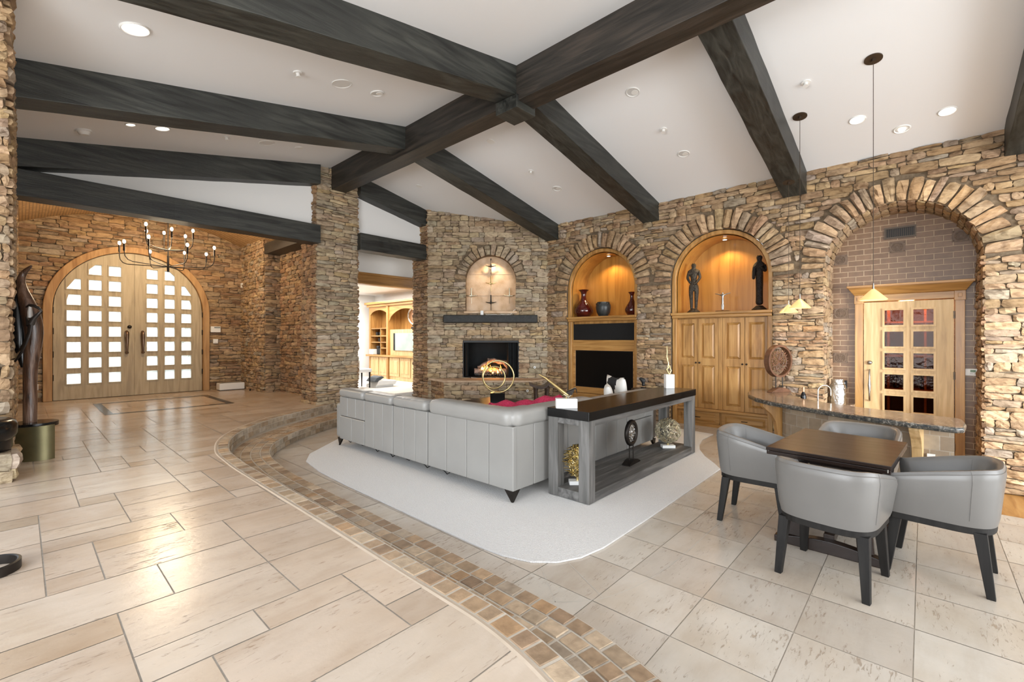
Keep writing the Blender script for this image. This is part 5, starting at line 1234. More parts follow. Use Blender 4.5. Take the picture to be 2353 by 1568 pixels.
for k in range(2): BOX((kx0 + .118, ky0 + .118 + .133 * k, .085), (kx1 - .118, ky0 + .118 + .133 * k + .1315, .113), 'shelf_board', greywood_m, co, bevel=.002)
# bird sculpture
bs = thing('bird_sculpture', 'gold bird with a long beak on a white block, left end of the console', 'sculpture', (3.86, 2.76, kt)); c0 = Vector((3.86, 2.76, 0))
def BQ(u, z, e=0): return c0 + Rv * u + Fv * e + Zv * z
mb = MB(); sq = ((-.11, -.055), (.11, -.055), (.11, .055), (-.11, .055)); mb.hexa([BQ(a, kt, b) for a, b in sq], [BQ(a, kt + .098, b) for a, b in sq]); mb.build('marble_block', whitestone_m, bs, bevel=.004)
zt_ = kt + .098
mb = MB(); mb.tube([BQ(0, zt_), BQ(0, zt_ + .02)], .006, 6); mb.tube([BQ(.02, zt_ + .03), BQ(-.02, zt_ + .055), BQ(-.10, zt_ + .12), BQ(-.22, zt_ + .215), BQ(-.29, zt_ + .255)], [.012, .022, .017, .013, .003], 8); mb.build('beak_blade', brass_m, bs, smooth=60)
mb = MB(); mb.hexa([BQ(-.03, zt_ + .05, -.01), BQ(.09, zt_ + .10, -.01), BQ(.06, zt_ + .035, -.01)], [BQ(-.03, zt_ + .055, .01), BQ(.09, zt_ + .11, .01), BQ(.06, zt_ + .04, .01)]); mb.tube([BQ(.09, zt_ + .105), BQ(.105, zt_ + .095), BQ(.112, zt_ + .05)], [.008, .006, .003], 6); mb.build('wing', iron_m, bs)
mb = MB(); mb.tube([BQ(-.03, zt_ + .045, -.015), BQ(.02, zt_ + .02, -.02), BQ(.05, zt_ + .035, -.02)], [.004, .014, .004], 6); mb.tube([BQ(-.01, zt_ + .055, .02), BQ(.05, zt_ + .085, .02), BQ(.10, zt_ + .11, .02)], [.004, .010, .004], 6); mb.build('polished_feathers', goldpale_m, bs, smooth=60)
# slender gold figure on tall white pedestal
gs = thing('loop_sculpture', 'slender gold loop on a tall white pedestal, right end of the console', 'sculpture', (6.40, 2.74, kt)); c0 = Vector((6.40, 2.74, 0))
mb = MB(); sq = ((-.062, -.05), (.062, -.05), (.062, .05), (-.062, .05)); mb.hexa([BQ(a, kt, b) for a, b in sq], [BQ(a, kt + .205, b) for a, b in sq]); mb.build('marble_pedestal', whitestone_m, gs, bevel=.004)
z0 = kt + .205
mb = MB(); mb.tube([BQ(.0, z0), BQ(-.02, z0 + .03), BQ(-.035, z0 + .07), BQ(.0, z0 + .11), BQ(.012, z0 + .09), BQ(.03, z0 + .05), BQ(.005, z0 + .005)], .009, 8); mb.tube([BQ(-.02, z0 + .08), BQ(-.012, z0 + .16), BQ(-.035, z0 + .25), BQ(-.03, z0 + .33), BQ(-.035, z0 + .41)], [.008, .010, .008, .005, .002], 8); mb.tube([BQ(.012, z0 + .09), BQ(-.012, z0 + .16), BQ(-.02, z0 + .24)], [.007, .006, .003], 8); mb.build('gold_loop', gold_m, gs, smooth=60)
# pieces on the lower shelf
KS = .1145
ds = thing('disc_sculpture', 'black pierced oval disc on two rods on the console shelf', 'sculpture', (5.09, 2.66, KS)); c0 = Vector((5.09, 2.66, 0)); ax = (Fv * .62 - Rv * .78).normalized(); sd = Zv.cross(ax).normalized()
mb = MB(); mb.torus(c0 + Zv * .49, .135, .028, ax, 40, 10); mb.build('rim', iron_m, ds, smooth=180)
mb = MB()
for k in range(190):
    a = R(0, 2 * pi); r = .118 * math.sqrt(R(0, 1)); p = c0 + Zv * (.49 + r * math.sin(a)) + sd * r * math.cos(a); b = R(0, pi); d_ = sd * math.cos(b) + Zv * math.sin(b); mb.tube([p - d_ * .022 + ax * R(-.008, .008), p + ax * .006, p + d_ * .022 + ax * R(-.008, .008)], [.004, .008, .004], 5)
mb.build('pierced_core', pewter_m, ds, smooth=60)
for s in (-1, 1): mb = MB(); p = c0 + sd * .055 * s; mb.tube([p + Zv * .14, p + Zv * .345], .007, 6); mb.build('rod', iron_m, ds)
mb = MB(); pr = [(-.16, 0)] + [(-.16 + .32 * k / 12, .045 * math.sin(pi * k / 12) + .012) for k in range(13)] + [(.16, 0)]
mb.hexa([c0 + sd * u + Zv * (KS + z) - ax * .05 for u, z in pr], [c0 + sd * u + Zv * (KS + z) + ax * .05 for u, z in pr]); mb.build('arched_base', iron_m, ds)
def coral(c, r, n, mat, parent, tr, flat=1.0):
    mb = MB()
    for k in range(n):
        z = R(-1, 1); a = R(0, 2 * pi); q = math.sqrt(1 - z * z); p = Vector((q * math.cos(a), q * math.sin(a), z)); t1 = p.orthogonal().normalized(); t2 = p.cross(t1); b = R(0, 2 * pi); d_ = t1 * math.cos(b) + t2 * math.sin(b); L_ = R(.2, .42)
        pts = [(p + d_ * L_ * s).normalized() for s in (-1, -.3, .3, 1)]
        pts = [Vector(c) + Vector((v.x * flat, v.y * flat, v.z)) * r * R(.97, 1.03) for v in pts]
        mb.tube(pts, tr, 5)
        if random.random() < .5: mb.tube([pts[1], Vector(c) + (p + t1 * R(-.25, .25) + t2 * R(-.25, .25)).normalized() * r], tr * .85, 4)
    return mb.build('branch_filigree', mat, parent, smooth=60)
gb = thing('filigree_sphere', 'silvery gold sphere of woven twigs on a white block, right on the console shelf', 'sculpture', (6.17, 2.66, KS)); c0 = Vector((6.17, 2.66, 0))
coral((6.17, 2.66, .355), .172, 330, goldpale_m, gb, .0042)
mb = MB(); sq = ((-.09, -.05), (.09, -.05), (.09, .05), (-.09, .05)); mb.hexa([BQ(a, KS, b) for a, b in sq], [BQ(a, KS + .04, b) for a, b in sq]); mb.build('marble_block', whitestone_m, gb, bevel=.003)
mb = MB(); mb.tube([BQ(0, KS + .04), BQ(0, KS + .075)], .016, 8); mb.build('stem', gold_m, gb)
gd = thing('filigree_disc', 'gold pierced disc on a white block, half hidden behind the near console leg', 'sculpture', (3.98, 2.70, KS)); c0 = Vector((3.98, 2.70, 0))
coral((3.98, 2.70, .36), .17, 300, gold_m, gd, .005, .55)
mb = MB(); mb.hexa([BQ(a, KS, b) for a, b in sq], [BQ(a, KS + .04, b) for a, b in sq]); mb.build('marble_block', whitestone_m, gd, bevel=.003)
mb = MB(); mb.tube([BQ(0, KS + .04), BQ(0, KS + .1)], .016, 8); mb.build('stem', gold_m, gd)

# ------------------------------------------------------------------ games table and barrel chairs
gt = thing('dining_table', 'square espresso flip-top table between four grey barrel chairs', 'table', (4.6, .54, 0))
T4 = [(4.11, .165), (5.17, .10), (5.31, .875), (4.18, .965)]; TZ = .755
def inset(P, d):
    c = Vector((sum(p[0] for p in P) / 4, sum(p[1] for p in P) / 4)); out = []
    for p in P: v = Vector(p) - c; out.append(tuple(c + v * (1 - d / v.length)))
    return out
def slab(P, z0, z1, name, mat, bevel=.004): mb = MB(); mb.prism(P, lambda a, b, d: (a, b, d), z0, z1); return mb.build(name, mat, gt, bevel=bevel)
slab(T4, TZ - .028, TZ, 'table_top', table_m); slab(inset(T4, .006), TZ - .06, TZ - .031, 'folding_leaf', table_m); slab(inset(T4, .10), TZ - .095, TZ - .06, 'apron', table_m)
for p in (T4[0], T4[3]):
    mb = MB(); mb.tube([(p[0] + .01, p[1] + (.02 if p is T4[0] else -.02), TZ - .05), (p[0] + .01, p[1] + (.02 if p is T4[0] else -.02), TZ - .012)], .007, 8); mb.build('hinge', steel_m, gt)
for xa in (4.20, 5.0):
    mb = MB(); ys = np.linspace(.18, .90, 17); pr = [(y, 0.0) for y in ys] + [(y, .05 + .05 * (1 - abs((y - .54) / .36) ** 1.6)) for y in reversed(ys)]
    mb.prism(pr, lambda a, b, d, xa=xa: (xa + d, a, b), -.04, .04); mb.build('foot', table_m, gt, bevel=.006)
    for ya, yb in ((.31, .36), (.77, .72)):
        mb = MB(); mb.hexa([(xa - .035, ya - .05, .08), (xa + .035, ya - .05, .08), (xa + .035, ya + .05, .08), (xa - .035, ya + .05, .08)], [(xa - .035, yb - .045, TZ - .09), (xa + .035, yb - .045, TZ - .09), (xa + .035, yb + .045, TZ - .09), (xa - .035, yb + .045, TZ - .09)]); mb.build('pedestal_leg', table_m, gt, bevel=.004)
BOX((4.23, .505, .06), (4.98, .575, .13), 'stretcher', table_m, gt, bevel=.004)

def make_chair(label):
    t = thing('barrel_chair', label, 'chair', (0, 0, 0), 'grey barrel chairs round the table')
    n = 36; plan = []
    W_, B_, Fr = .315, -.315, .27
    for k in range(n + 1):
        a = -pi * .5 - pi * k / n          # from right arm round the back to the left arm
        ca, sa = math.cos(a), math.sin(a); x = math.copysign(abs(ca) ** .62, ca) * .30; y = math.copysign(abs(sa) ** .62, sa) * W_
        plan.append((x - .015, -y * -1))
    front = 9
    pts = [(Fr - (Fr + .015) * k / front, plan[0][1]) for k in range(front)] + plan + [(-.015 + (Fr + .015) * (k + 1) / front, plan[-1][1]) for k in range(front)]
    m = len(pts)
    def topz(i):
        x, y = pts[i]; f = min(1, max(0, (x + .24) / .50)); return .80 - .11 * f ** 1.15
    outer = []; inner = []
    for z_f in (0, .12, .5, .85, .97, 1.0):
        ro, = (outer,), 
        row = []
        for i, (x, y) in enumerate(pts):
            zt2 = topz(i); z = .43 + (zt2 - .43) * z_f; k = .90 + .10 * min(1, z_f * 1.15) if z_f else .885
            kk = 1.0 if z_f < .97 else (.985 if z_f < 1 else .955)
            row.append((x * k * kk + (0), y * k * kk, z if z_f < 1 else zt2 + .012))
        outer.append(row)
    for z_f in (1.0, .95, .6, .2, 0):
        row = []
        for i, (x, y) in enumerate(pts):
            zt2 = topz(i); z = .43 + (zt2 - .43) * z_f; k = (.90 + .10 * z_f) * (.90 if z_f == 1 else .84 if z_f > .9 else .82)
            row.append((x * k, y * k, z if z_f < 1 else zt2 + .012))
        inner.append(row)
    mb = MB(); rows = outer + inner; b = mb.grid(rows, closev=True)
    L_ = len(rows)
    for e in (0, m - 1): mb.f.append(tuple(b + r * m + e for r in range(L_))); mb.c.append((1, 1, 1))
    mb.build('barrel_back', chair_m, t, smooth=60)
    for q in (front + 4, front + n - 4):
        mb = MB(); mb.tube([(outer[r][q][0] * 1.004, outer[r][q][1] * 1.004, outer[r][q][2]) for r in range(1, 6)] + [inner[1][q], inner[2][q]], .0022, 5); mb.build('seam', chair_m, t)
    mb = MB(); mb.tube([(p[0] * 1.003, p[1] * 1.003, p[2]) for p in outer[4]], .0028, 5); mb.build('piping', chair_m, t, smooth=60)
    seat = [(p[0] * .80, p[1] * .80) for p in pts]; seat = [(min(x, .24), y) for x, y in seat]; seat[0] = (.24, seat[0][1]); seat[-1] = (.24, seat[-1][1])
    mb = MB(); mb.prism(seat, lambda a, b, d: (a, b, d), .43, .50); mb.build('seat_cushion', chair_m, t, bevel=.02, seg=3)
    fr_ = [(p[0] * .87, p[1] * .87) for p in pts]
    mb = MB(); mb.prism(fr_, lambda a, b, d: (a, b, d), .385, .432); mb.build('seat_frame', darkwood_m, t, bevel=.004)
    for sx_, sy_ in ((-1, -1), (-1, 1), (1, -1), (1, 1)):
        x, y = (.215 if sx_ > 0 else -.20), .225 * sy_; dx2 = .05 * sx_; dy2 = .025 * sy_; a_, b_ = .032, .021
        mb = MB(); mb.hexa([(x + dx2 - b_, y + dy2 - b_, 0), (x + dx2 + b_, y + dy2 - b_, 0), (x + dx2 + b_, y + dy2 + b_, 0), (x + dx2 - b_, y + dy2 + b_, 0)], [(x - a_, y - a_, .40), (x + a_, y - a_, .40), (x + a_, y + a_, .40), (x - a_, y + a_, .40)]); mb.build('leg', darkwood_m, t, bevel=.003)
    return t
chA = make_chair('grey leather barrel chair in front, its rounded back turned to the camera')
chA.location = (3.835, .475, 0); chA.rotation_euler = (0, 0, -.13)
dup(chA, (4.56, 1.13, 0), -pi / 2 + .05, 'grey leather barrel chair left of the table, beside the console')
dup(chA, (4.42, -.095, 0), pi / 2 - .10, 'grey leather barrel chair at the right edge, opening towards the table')
dup(chA, (5.36, .46, 0), pi - .08, 'grey leather barrel chair behind the table, backed against the bar')

# ------------------------------------------------------------------ curved bar
BZ = .79
cf = [(8.42, 2.16), (8.0, 2.11), (7.6, 2.0), (7.25, 1.82), (6.98, 1.58), (6.78, 1.30), (6.60, .98), (6.43, .68), (6.30, .40), (6.21, .12), (6.15, -.12), (6.14, -.24), (6.20, -.30), (6.5, -.325), (6.78, -.315), (6.86, -.27), (6.90, -.18), (6.97, .15), (7.12, .55), (7.34, .95), (7.62, 1.28), (7.95, 1.46), (8.35, 1.56), (8.48, 1.62), (8.48, 2.14)]
ba = thing('bar_counter', 'curved brown granite bar counter on a tiled base in front of the alcove', 'bar', (7.0, .8, 0))
mb = MB(); mb.prism(cf, lambda a, b, d: (a, b, d), BZ - .064, BZ - .004); mb.build('granite_edge', graniteedge_m, ba, bevel=.022, seg=4)
ccx = sum(p[0] for p in cf) / len(cf); ccy = sum(p[1] for p in cf) / len(cf)
def inpoly(P, d):
    out = []; n = len(P)
    for i in range(n):
        t = (Vector(P[(i + 1) % n]) - Vector(P[i - 1])).normalized(); out.append((P[i][0] + t.y * d, P[i][1] - t.x * d))
    return out
ar = sum(cf[i - 1][0] * cf[i][1] - cf[i][0] * cf[i - 1][1] for i in range(len(cf)))
mb = MB(); mb.prism(inpoly(cf, -.016 if ar > 0 else .016), lambda a, b, d: (a, b, d), BZ - .01, BZ); mb.build('granite_top', granite_m, ba)
fr2 = [(8.45, 1.74), (7.95, 1.72), (7.5, 1.60), (7.2, 1.41), (7.0, 1.14), (6.83, .80), (6.68, .44), (6.60, .10), (6.565, -.24)]
bk2 = [(6.74, -.24), (6.78, .08), (6.86, .40), (7.0, .73), (7.16, 1.04), (7.34, 1.27), (7.6, 1.43), (7.97, 1.54), (8.45, 1.57)]
mb = MB(); mb.prism(fr2 + bk2, lambda a, b, d: (a, b, d), -.35, BZ - .062); mb.build('tiled_base', bartile_m, ba)
def corbel(p, d_, label):
    P0 = Vector((p[0], p[1], 0)); d_ = Vector((d_[0], d_[1], 0)).normalized(); s_ = Vector((-d_.y, d_.x, 0)); mb = MB()
    pr = [(0, 0), (0, .70), (.27, .70), (.27, .66), (.24, .63), (.15, .55), (.09, .44), (.07, .30), (.06, .06), (.07, 0)]
    for w0, w1 in ((-.045, .045),): mb.hexa([P0 + d_ * u + s_ * w0 + Zv * (z + .026) for u, z in pr], [P0 + d_ * u + s_ * w1 + Zv * (z + .026) for u, z in pr])
    return mb.build('corbel', pale_alder if p[1] < .5 else alder_v, ba, bevel=.005)
mb = MB(); mb.prism([(7.02, .55), (7.36, 1.0), (7.64, 1.34), (7.97, 1.52), (8.48, 1.6), (8.48, 1.18), (8.3, 1.12), (7.95, .95), (7.62, .70), (7.40, .35)], lambda a, b, d: (a, b, d), .535, .578); mb.build('sink_shelf', granite_m, ba, bevel=.01)
corbel((7.33, 1.50), (-.62, .78), ''); corbel((6.60, .04), (-1, .12), '')
BOX((6.555, -.075 - .02, .30), (6.575, -.01 - .02, .42), 'outlet_plate', whiteplastic_m, ba)
# lower working counter against the alcove wall
bc = thing('back_counter', 'low granite work counter against the brown tiled wall behind the bar', 'counter', (9.1, 1.0, -.35))
mb = MB(); mb.prism([(9.355, .88), (9.355, 1.125), (8.74, 1.125), (8.72, .98), (9.0, .88), (9.12, .82), (9.28, .82)], lambda a, b, d: (a, b, d), .54, .58); mb.build('granite_top', granite_m, bc, bevel=.012)
BOX((8.80, .95, -.35), (9.35, 1.12, .54), 'cabinet_base', alder_v, bc)
cn = thing('metal_canister', 'tall hammered steel canister standing on the counter behind the bar', 'canister', (8.88, 1.015, .581))
mb = MB(); mb.lathe([(0, 0), (.10, 0), (.106, .01), (.108, .03), (.108, .30), (.10, .335), (.085, .345), (.085, .405), (.09, .41), (.09, .42), (0, .42)], (8.88, 1.015, .581), 28); mb.build('body', hammer_m, cn, smooth=40)
wb = thing('wine_bottle', 'dark wine bottle with copper foil behind the granite bar', 'bottle', (7.95, 1.33, .579))
mb = MB(); c = (7.95, 1.33, .579); mb.lathe([(0, 0), (.036, 0), (.0385, .01), (.0385, .20), (.032, .235), (.016, .27), (.0145, .325), (0, .325)], c, 18); mb.build('glass', blacktop_m, wb, smooth=50)
mb = MB(); mb.lathe([(0, .275), (.0165, .275), (.0165, .345), (0, .345)], c, 12); mb.build('foil', M('copper_foil', [(.55, .33, .2)], .35, metal=.6), wb, smooth=40)
mb = MB(); mb.lathe([(.0392, .08), (.0392, .16)], c, 18); mb.build('label', M('dark_label', [(.10, .09, .08)], .6), wb)
fa = thing('faucet', 'slim copper-toned gooseneck faucet rising behind the bar top', 'faucet', (7.62, 1.1, .579)); c0 = Vector((7.62, 1.10, 0)); dv = Vector((.60, -.80, 0)).normalized()
FZ = .579; pts = [c0 + Zv * FZ, c0 + Zv * (FZ + .33)] + [c0 + dv * (.085 - .085 * math.cos(a)) + Zv * (FZ + .33 + .085 * math.sin(a)) for a in np.linspace(.15, pi, 12)] + [c0 + dv * .17 + Zv * (FZ + .27)]
mb = MB(); mb.tube(pts, .010, 10); mb.build('gooseneck', nickel_m, fa, smooth=60); mb = MB(); mb.lathe([(0, 0), (.028, 0), (.024, .03), (.014, .04), (0, .04)], (c0.x, c0.y, FZ), 16); mb.build('base', nickel_m, fa, smooth=50)
# carved wooden disc on stand
cd = thing('carved_disc', 'round fretwork carved brown wood disc on a stand at the left end of the bar', 'sculpture', (8.28, 1.72, BZ)); c0 = Vector((8.28, 1.72, 0)); ax = (Fv * .93 - Rv * .35).normalized(); sd = ax.cross(Zv).normalized() * 1
RC = .262; zc = BZ + .50
def CQ(r, a, d=0): return c0 + sd * r * math.cos(a) + Zv * (zc + r * math.sin(a)) + ax * d
mb = MB(); rows = []
for k in range(48):
    a = 2 * pi * k / 48; rows.append([CQ(RC, a, -.03), CQ(RC, a, .06), CQ(RC - .028, a, .06), CQ(RC - .032, a, -.03)])
mb.grid(rows, closeu=True, closev=True); mb.build('rim', brown_carve_m, cd, smooth=35)
mb = MB()
def petal(r0, a, L_, w, bend=0):
    p = [CQ(r0 + L_ * f, a + bend * f, -.012 + .008 * math.sin(pi * f)) for f in (0, .25, .5, .75, 1)]
    mb.tube(p, [.004, w, w * 1.1, w * .8, .004], 6)
for k in range(8):
    a = 2 * pi * k / 8; petal(.02, a, .075, .008); petal(.03, a + pi / 8, .06, .006)
    petal(.085, a + .05, .07, .008, .28); petal(.085, a - .05, .07, .008, -.28); petal(.145, a, .05, .010); petal(.12, a + pi / 8, .075, .007, .18); petal(.12, a + pi / 8, .075, .007, -.18)
mb.torus(CQ(0, 0, -.01), .022, .008, ax, 20, 6); mb.torus(CQ(0, 0, -.01), .095, .005, ax, 32, 5); mb.torus(CQ(0, 0, -.01), .155, .005, ax, 40, 5)
mb.build('fretwork', brown_carve_m, cd, smooth=60)
for s in (-1, 1): mb = MB(); p = c0 + sd * .075 * s; mb.tube([p + Zv * (BZ + .05), p + Zv * (zc - RC + .03)], .008, 6); mb.build('rod', iron_m, cd)
mb = MB(); pr = [(-.21, 0)] + [(-.21 + .42 * k / 14, .012 + .065 * math.sin(pi * k / 14)) for k in range(15)] + [(.21, 0)]
mb.hexa([c0 + sd * u + Zv * (BZ + z) - ax * .05 for u, z in pr], [c0 + sd * u + Zv * (BZ + z) + ax * .05 for u, z in pr]); mb.build('arched_base', brown_carve_m, cd, bevel=.003)

# ------------------------------------------------------------------ room beyond the opening
o = BOX((4.75, 9.45, -.2), (9.2, 15.0, HU), 'floor_study', M('pale_study_floor', [(.72, .68, .62), (.80, .77, .72)], .4, ns=4)); tag(o, kind='structure')
o = BOX((4.76, 14.6, HU), (9.2, 14.8, 4.2), 'wall_study', white_m); tag(o, kind='structure')
BOX((8.62, 9.4, HU), (8.8, 14.6, 4.2), 'side_wall', white_m, o)
o = BOX((4.75, 10.45, 3.20), (9.2, 14.7, 3.3), 'ceiling_study', white_m); tag(o, kind='structure')
BOX((4.75, 9.3, 3.86), (8.7, 10.45, 3.95), 'upper_ceiling', white_m, o); BOX((4.75, 10.40, 3.28), (8.7, 10.5, 3.9), 'drop_wall', white_m, o)
hd = thing('trim_1', None, None, (6.6, 10.35, 3.0), kind='structure')
mb = MB(); mb.box((4.75, 10.30, 3.06), (8.6, 10.46, 3.30)); mb.box((4.75, 10.26, 3.25), (8.6, 10.46, 3.31)); mb.box((4.75, 10.27, 3.02), (8.6, 10.5, 3.07)); mb.build('header_casing', wood('amber_header', [(.22, .10, .022), (.32, .155, .038), (.40, .205, .06)], 0, .4, 3, coat=.15), hd, bevel=.008)
mb = MB(); mb.box((5.0, 10.4, 3.1), (5.12, 14.6, 3.21)); mb.build('crown_strip', alder_h, hd, bevel=.01)
wu = thing('wall_unit', 'tall honey wood wall unit with arched bays in the bright room beyond', 'cabinet', (8.04, 12.6, HU))
PU = lambda u, v, d: Vector((8.06 - d, u, v))
BOX((8.50, 10.9, HU), (8.6, 14.0, 2.86), 'back', alder_v, wu)
for a, b, d in ((12.78, 12.88, .04), (13.92, 14.02, 0), (10.9, 11.0, 0)): mb = MB(); mb.prism([(a, HU), (b, HU), (b, 2.72), (a, 2.72)], PU, -.44, d); mb.build('upright', alder_v, wu, bevel=.006)
mb = MB(); mb.box((8.0, 10.85, 2.72), (8.6, 14.08, 2.80)); mb.box((7.94, 10.8, 2.80), (8.6, 14.13, 2.88)); mb.build('cornice', alder_h, wu, bevel=.01)
mb = MB(); mb.box((7.98, 10.85, 1.06), (8.6, 14.1, 1.12)); mb.build('worktop', alder_h, wu, bevel=.008)
mb = MB(); mb.prism([(12.88, 2.45)] + [(12.88 + 1.04 * k / 12, 2.45 + .16 * math.sin(pi * k / 12) ** .6) for k in range(13)] + [(13.92, 2.45), (13.92, 2.72), (12.88, 2.72)], PU, -.02, .0); mb.prism([(11.0, 2.2)] + arc((11.89, 2.2), .89, pi, 0, 16)[0:0] + [(11.0 + 1.78 * k / 16, 2.2 + .40 * math.sin(pi * k / 16) ** .55) for k in range(17)] + [(12.78, 2.2), (12.78, 2.72), (11.0, 2.72)], PU, -.02, .0); mb.build('arched_valance', alder_h, wu)
mb = MB()
for z in (1.98, 1.73, 1.52, 1.33): mb.box((8.08, 12.88, z), (8.5, 13.92 if z > 1.4 else 13.32, z + .03))
mb.box((8.08, 13.30, 1.12), (8.5, 13.33, 1.98)); mb.build('shelf', alder_h, wu)
mb = MB(); mb.box((8.10, 10.9, 1.12), (8.5, 12.78, 1.95)); mb.build('screen_bay', pale_alder, wu); 
for a, b in ((12.90, 13.38), (13.42, 13.90), (11.0, 11.55), (11.6, 12.15), (12.2, 12.75)):
    mb = MB(); mb.prism([(a, .45), (b, .45), (b, 1.04), (a, 1.04)], PU, -.02, .0); w = (b - a - .1) / 2
    for q in (0, 1): raised(mb, PU, a + .04 + q * (w + .02), a + .04 + q * (w + .02) + w, .52, .97, .012)
    mb.build('cabinet_door', pale_alder, wu)
BOX((8.085, 10.9, HU), (8.5, 14.0, 1.06), 'base_carcass', pale_alder, wu)
t = thing('television', 'pale green reflecting television in the wall unit of the far room', 'television', (8.08, 11.9, 1.3)); BOX((8.07, 11.05, 1.28), (8.098, 12.52, 1.83), 'screen', M('painted_reflection_screen', [(.25, .36, .30), (.42, .52, .45)], .25, ns=2), t); BOX((8.062, 12.44, 1.28), (8.072, 12.53, 1.83), 'side_border', black_m, t)  # pale green reflection is painted into the screen colour
mb = MB(); c = (8.25, 13.05, 2.01); mb.lathe([(0, 0), (.12, 0), (.17, .06), (.16, .16), (.09, .27), (.045, .36), (.03, .5), (.02, .56), (0, .56)], c, 18, sx=.6); tag(mb.build('gourd_vase', M('brown_lustre', [(.10, .055, .035)], .25), smooth=60), 'brown long-necked gourd vase in the wall unit of the far room', 'vase')
t = thing('plate_ornament', 'round copper ornamental plate on a stand above the far television', 'ornament', (8.22, 11.55, 1.95)); mb = MB(); mb.torus((8.2, 11.55, 2.36), .27, .03, (1, .2, 0), 32, 8); mb.build('rim', nickel_m, t, smooth=180)
mb = MB(); mb.tube([(8.2, 11.55, 2.36), (8.215, 11.55, 2.36)], .25, 30); mb.build('plate', M('copper_glass', [(.42, .2, .10), (.6, .36, .22)], .2, metal=.5, ns=6), t); BOX((8.15, 11.42, 1.95), (8.28, 11.68, 2.02), 'stand', black_m, t); mb = MB(); mb.tube([(8.22, 11.55, 2.02), (8.22, 11.55, 2.1)], .02, 8); mb.build('stem', black_m, t)
t = thing('coffee_machine', 'black coffee machine in the lower left bay of the far wall unit', 'appliance', (8.2, 13.5, 1.12)); BOX((8.12, 13.40, 1.12), (8.42, 13.62, 1.42), 'body', black_m, t, bevel=.02); BOX((8.08, 13.44, 1.34), (8.2, 13.58, 1.42), 'brew_head', black_m, t, bevel=.015)
tag(BOX((8.0, 13.66, 1.125), (8.16, 13.90, 1.30), 'white_box', whitestone_m, bevel=.01), 'small white box on the worktop of the far wall unit', 'box')
for q, (y, z, lb) in enumerate(((13.7, 1.765, 'black mug on the upper left shelf of the far wall unit'), (13.5, 1.765, 'black mug on the right of the upper shelf of the far wall unit'), (13.55, 1.555, 'black mug on the second shelf of the far wall unit'))):
    mb = MB(); mb.lathe([(0, 0), (.05, 0), (.055, .11), (0, .11)], (8.2, y, z), 12); tag(mb.build('mug', black_m, smooth=40), lb, 'mug', 'black mugs in the wall unit')
ac = thing('upholstered_chair', 'cream upholstered dining chair beside the stone column in the far room', 'chair', (6.24, 11.35, HU))
BOX((6.0, 11.1, HU + .42), (6.48, 11.6, HU + .52), 'seat', whitestone_m, ac, bevel=.03)
mb = MB(); mb.prism([(11.08, HU + .24), (11.62, HU + .24), (11.64, HU + .76), (11.35, HU + .79), (11.06, HU + .76)], lambda a, b, d: (d, a, b), 6.02, 6.10); mb.build('backrest', M('cream_linen', [(.66, .60, .53)], .9), ac, bevel=.02)
for x in (6.04, 6.42):
    for y in (11.13, 11.55): mb = MB(); mb.tube([(x, y, HU), (x, y, HU + .44)], [.016, .024], 8); mb.build('leg', darkwood_m, ac)
lc = thing('lounge_chair', 'white lounge chair with a dark cushion seen beyond the sofa back', 'chair', (6.75, 11.2, HU))
mb = MB(); mb.prism([(6.5, HU + .06), (7.1, HU + .06), (7.15, HU + .17), (6.6, HU + .20)], lambda a, b, d: (a, d, b), 10.9, 11.5); mb.build('seat_shell', whitestone_m, lc, bevel=.03, seg=3)
mb = MB(); mb.prism([(6.45, HU + .16), (6.58, HU + .16), (6.78, HU + .27), (6.70, HU + .31), (6.55, HU + .27)], lambda a, b, d: (a, d, b), 10.95, 11.40); mb.build('dark_cushion', M('slate_cloth', [(.09, .10, .11)], .9), lc, bevel=.025, seg=3)
mb = MB(); mb.box((6.5, 10.95, HU), (7.05, 11.45, HU + .06)); mb.build('base', whitestone_m, lc)

# ------------------------------------------------------------------ rear of the room (windows the daylight comes through)
o = BOX((-6.2, -6.6, -.5), (9.6, -6.5, .32), 'wall_rear', white_m); tag(o, kind='structure')

# ------------------------------------------------------------------ camera
cam = bpy.data.cameras.new('camera'); co_ = bpy.data.objects.new('camera', cam); COL.objects.link(co_)
co_.location = (0, 0, 1.65); co_.rotation_euler = (pi / 2, 0, A - pi / 2)
cam.sensor_width = 36; cam.lens = 36 * 1033 / 2353; cam.shift_y = -(784 - 779) / 2353; cam.clip_start = .05
bpy.context.scene.camera = co_

# ------------------------------------------------------------------ light
sc = bpy.context.scene
w = bpy.data.worlds.new('sky'); sc.world = w; w.use_nodes = True; nt = w.node_tree; bg = nt.nodes['Background']
tc_ = nt.nodes.new('ShaderNodeTexCoord'); sx_ = nt.nodes.new('ShaderNodeSeparateXYZ'); nt.links.new(tc_.outputs['Generated'], sx_.inputs[0])
cr = nt.nodes.new('ShaderNodeValToRGB'); nt.links.new(sx_.outputs[2], cr.inputs[0]); e = cr.color_ramp.elements
e[0].position = 0.0; e[0].color = (.42, .38, .33, 1); e[1].position = .06; e[1].color = (.95, .98, 1.0, 1); q = e.new(.9); q.color = (.62, .78, 1.0, 1)
nt.links.new(cr.outputs[0], bg.inputs[0]); bg.inputs[1].default_value = 1.5
def area(name, loc, target, sx, sy, power, col):
    l = bpy.data.lights.new(name, 'AREA'); l.shape = 'RECTANGLE'; l.size = sx; l.size_y = sy; l.energy = power; l.color = col
    o = bpy.data.objects.new(name, l); COL.objects.link(o); o.location = loc; o.rotation_euler = (Vector(target) - Vector(loc)).to_track_quat('-Z', 'Y').to_euler(); return o
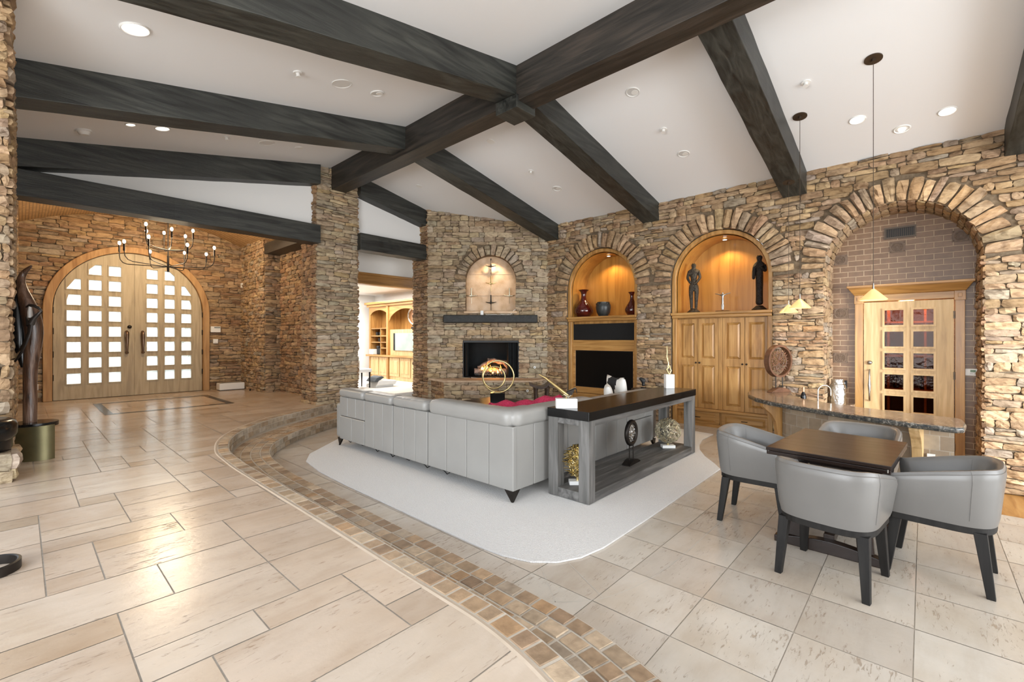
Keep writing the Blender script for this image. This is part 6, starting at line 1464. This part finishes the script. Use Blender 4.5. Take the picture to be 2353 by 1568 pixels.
def spot(name, loc, target, power, col, ang=1.6, r=.05, blend=.6):
    l = bpy.data.lights.new(name, 'SPOT'); l.energy = power; l.color = col; l.spot_size = ang; l.spot_blend = blend; l.shadow_soft_size = r
    o = bpy.data.objects.new(name, l); COL.objects.link(o); o.location = loc; o.rotation_euler = (Vector(target) - Vector(loc)).to_track_quat('-Z', 'Y').to_euler(); return o
def point(name, loc, power, col, r=.05):
    l = bpy.data.lights.new(name, 'POINT'); l.energy = power; l.color = col; l.shadow_soft_size = r
    o = bpy.data.objects.new(name, l); COL.objects.link(o); o.location = loc; return o
area('window_light_rear', (3.6, -5.6, 1.7), (5.2, 1, 2.6), 7, 2.8, 345, (.93, .97, 1))
area('fill_light_side', (-4.6, 1.0, 1.8), (2, 4, 3.2), 5, 2.6, 420, (.92, .965, 1))  # added fill lamp behind the camera, at no known window
area('window_light_right', (6.0, -4.2, 1.5), (8.6, -.7, .9), 1.6, 2.0, 80, (.90, .955, 1)).data.spread = 1.3
area('porch_daylight', (1.8, 16.4, 5.4), (1.8, 13.8, 1.6), 4.5, 2.2, 420, (.95, .98, 1))
area('study_light', (6.6, 12.4, 3.15), (6.6, 12.4, 0), 2.5, 3, 190, (1, .97, .92))
warm = (1, .78, .5)
for yc, r in ARCH[1:]: spot('niche_spot', (8.97, yc, ZS + r - .16), (8.97, yc, 0), 26, (1, .66, .30), 2.3, .03, .5)
spot('shrine_spot', tuple(PF(NC + .05, 3.62, .03)), tuple(PF(NC, 2.55, -.19)), 24, (1, .80, .54), 2.0, .03, .6)
point('chandelier_light', (2.1, 11.75, 3.62), 110, (1, .79, .52), .35); point('chandelier_light', (2.1, 11.75, 3.98), 22, (1, .79, .52), .2)
for x, y, p in ((.701, 5.281, 14), (1.337, 7.843, 40), (7.529, .648, 40), (7.842, -.224, 40), (8.0, .211, 25), (.995, 7.837, 15)):
    q_, n_ = on_ceiling(x, y); spot('recessed_spot', tuple(q_ + n_ * .03), tuple(q_ + n_ * 3 if abs(x - 8) > .5 else q_ + Vector((.25, 0, -3))), p, (1, .84, .62), 1.7)
point('fire_glow', tuple(PF(-.45, .98, -.1)), 6, (1, .4, .1), .08)
point('cellar_light', (9.75, .2, 2.25), 30, (1, .52, .18), .1)
for x, y, z in ((6.46, .413, 2.12), (7.11, 1.23, 2.1), (8.1, 1.55, 2.1)): point('pendant_bulb', (x, y, z), 4, (1, .7, .38), .02)
sc.view_settings.view_transform = 'Standard'; sc.view_settings.look = 'None'; sc.view_settings.gamma = 1; sc.view_settings.use_curve_mapping = False
sc.view_settings.exposure = 0.42
sc.cycles.max_bounces = 6; sc.cycles.diffuse_bounces = 3; sc.cycles.glossy_bounces = 3; sc.cycles.transparent_max_bounces = 6; sc.cycles.adaptive_threshold = .05; sc.cycles.adaptive_min_samples = 16; sc.cycles.sample_clamp_indirect = 6
for o in bpy.data.objects:
    if '_abs' in o: del o['_abs']
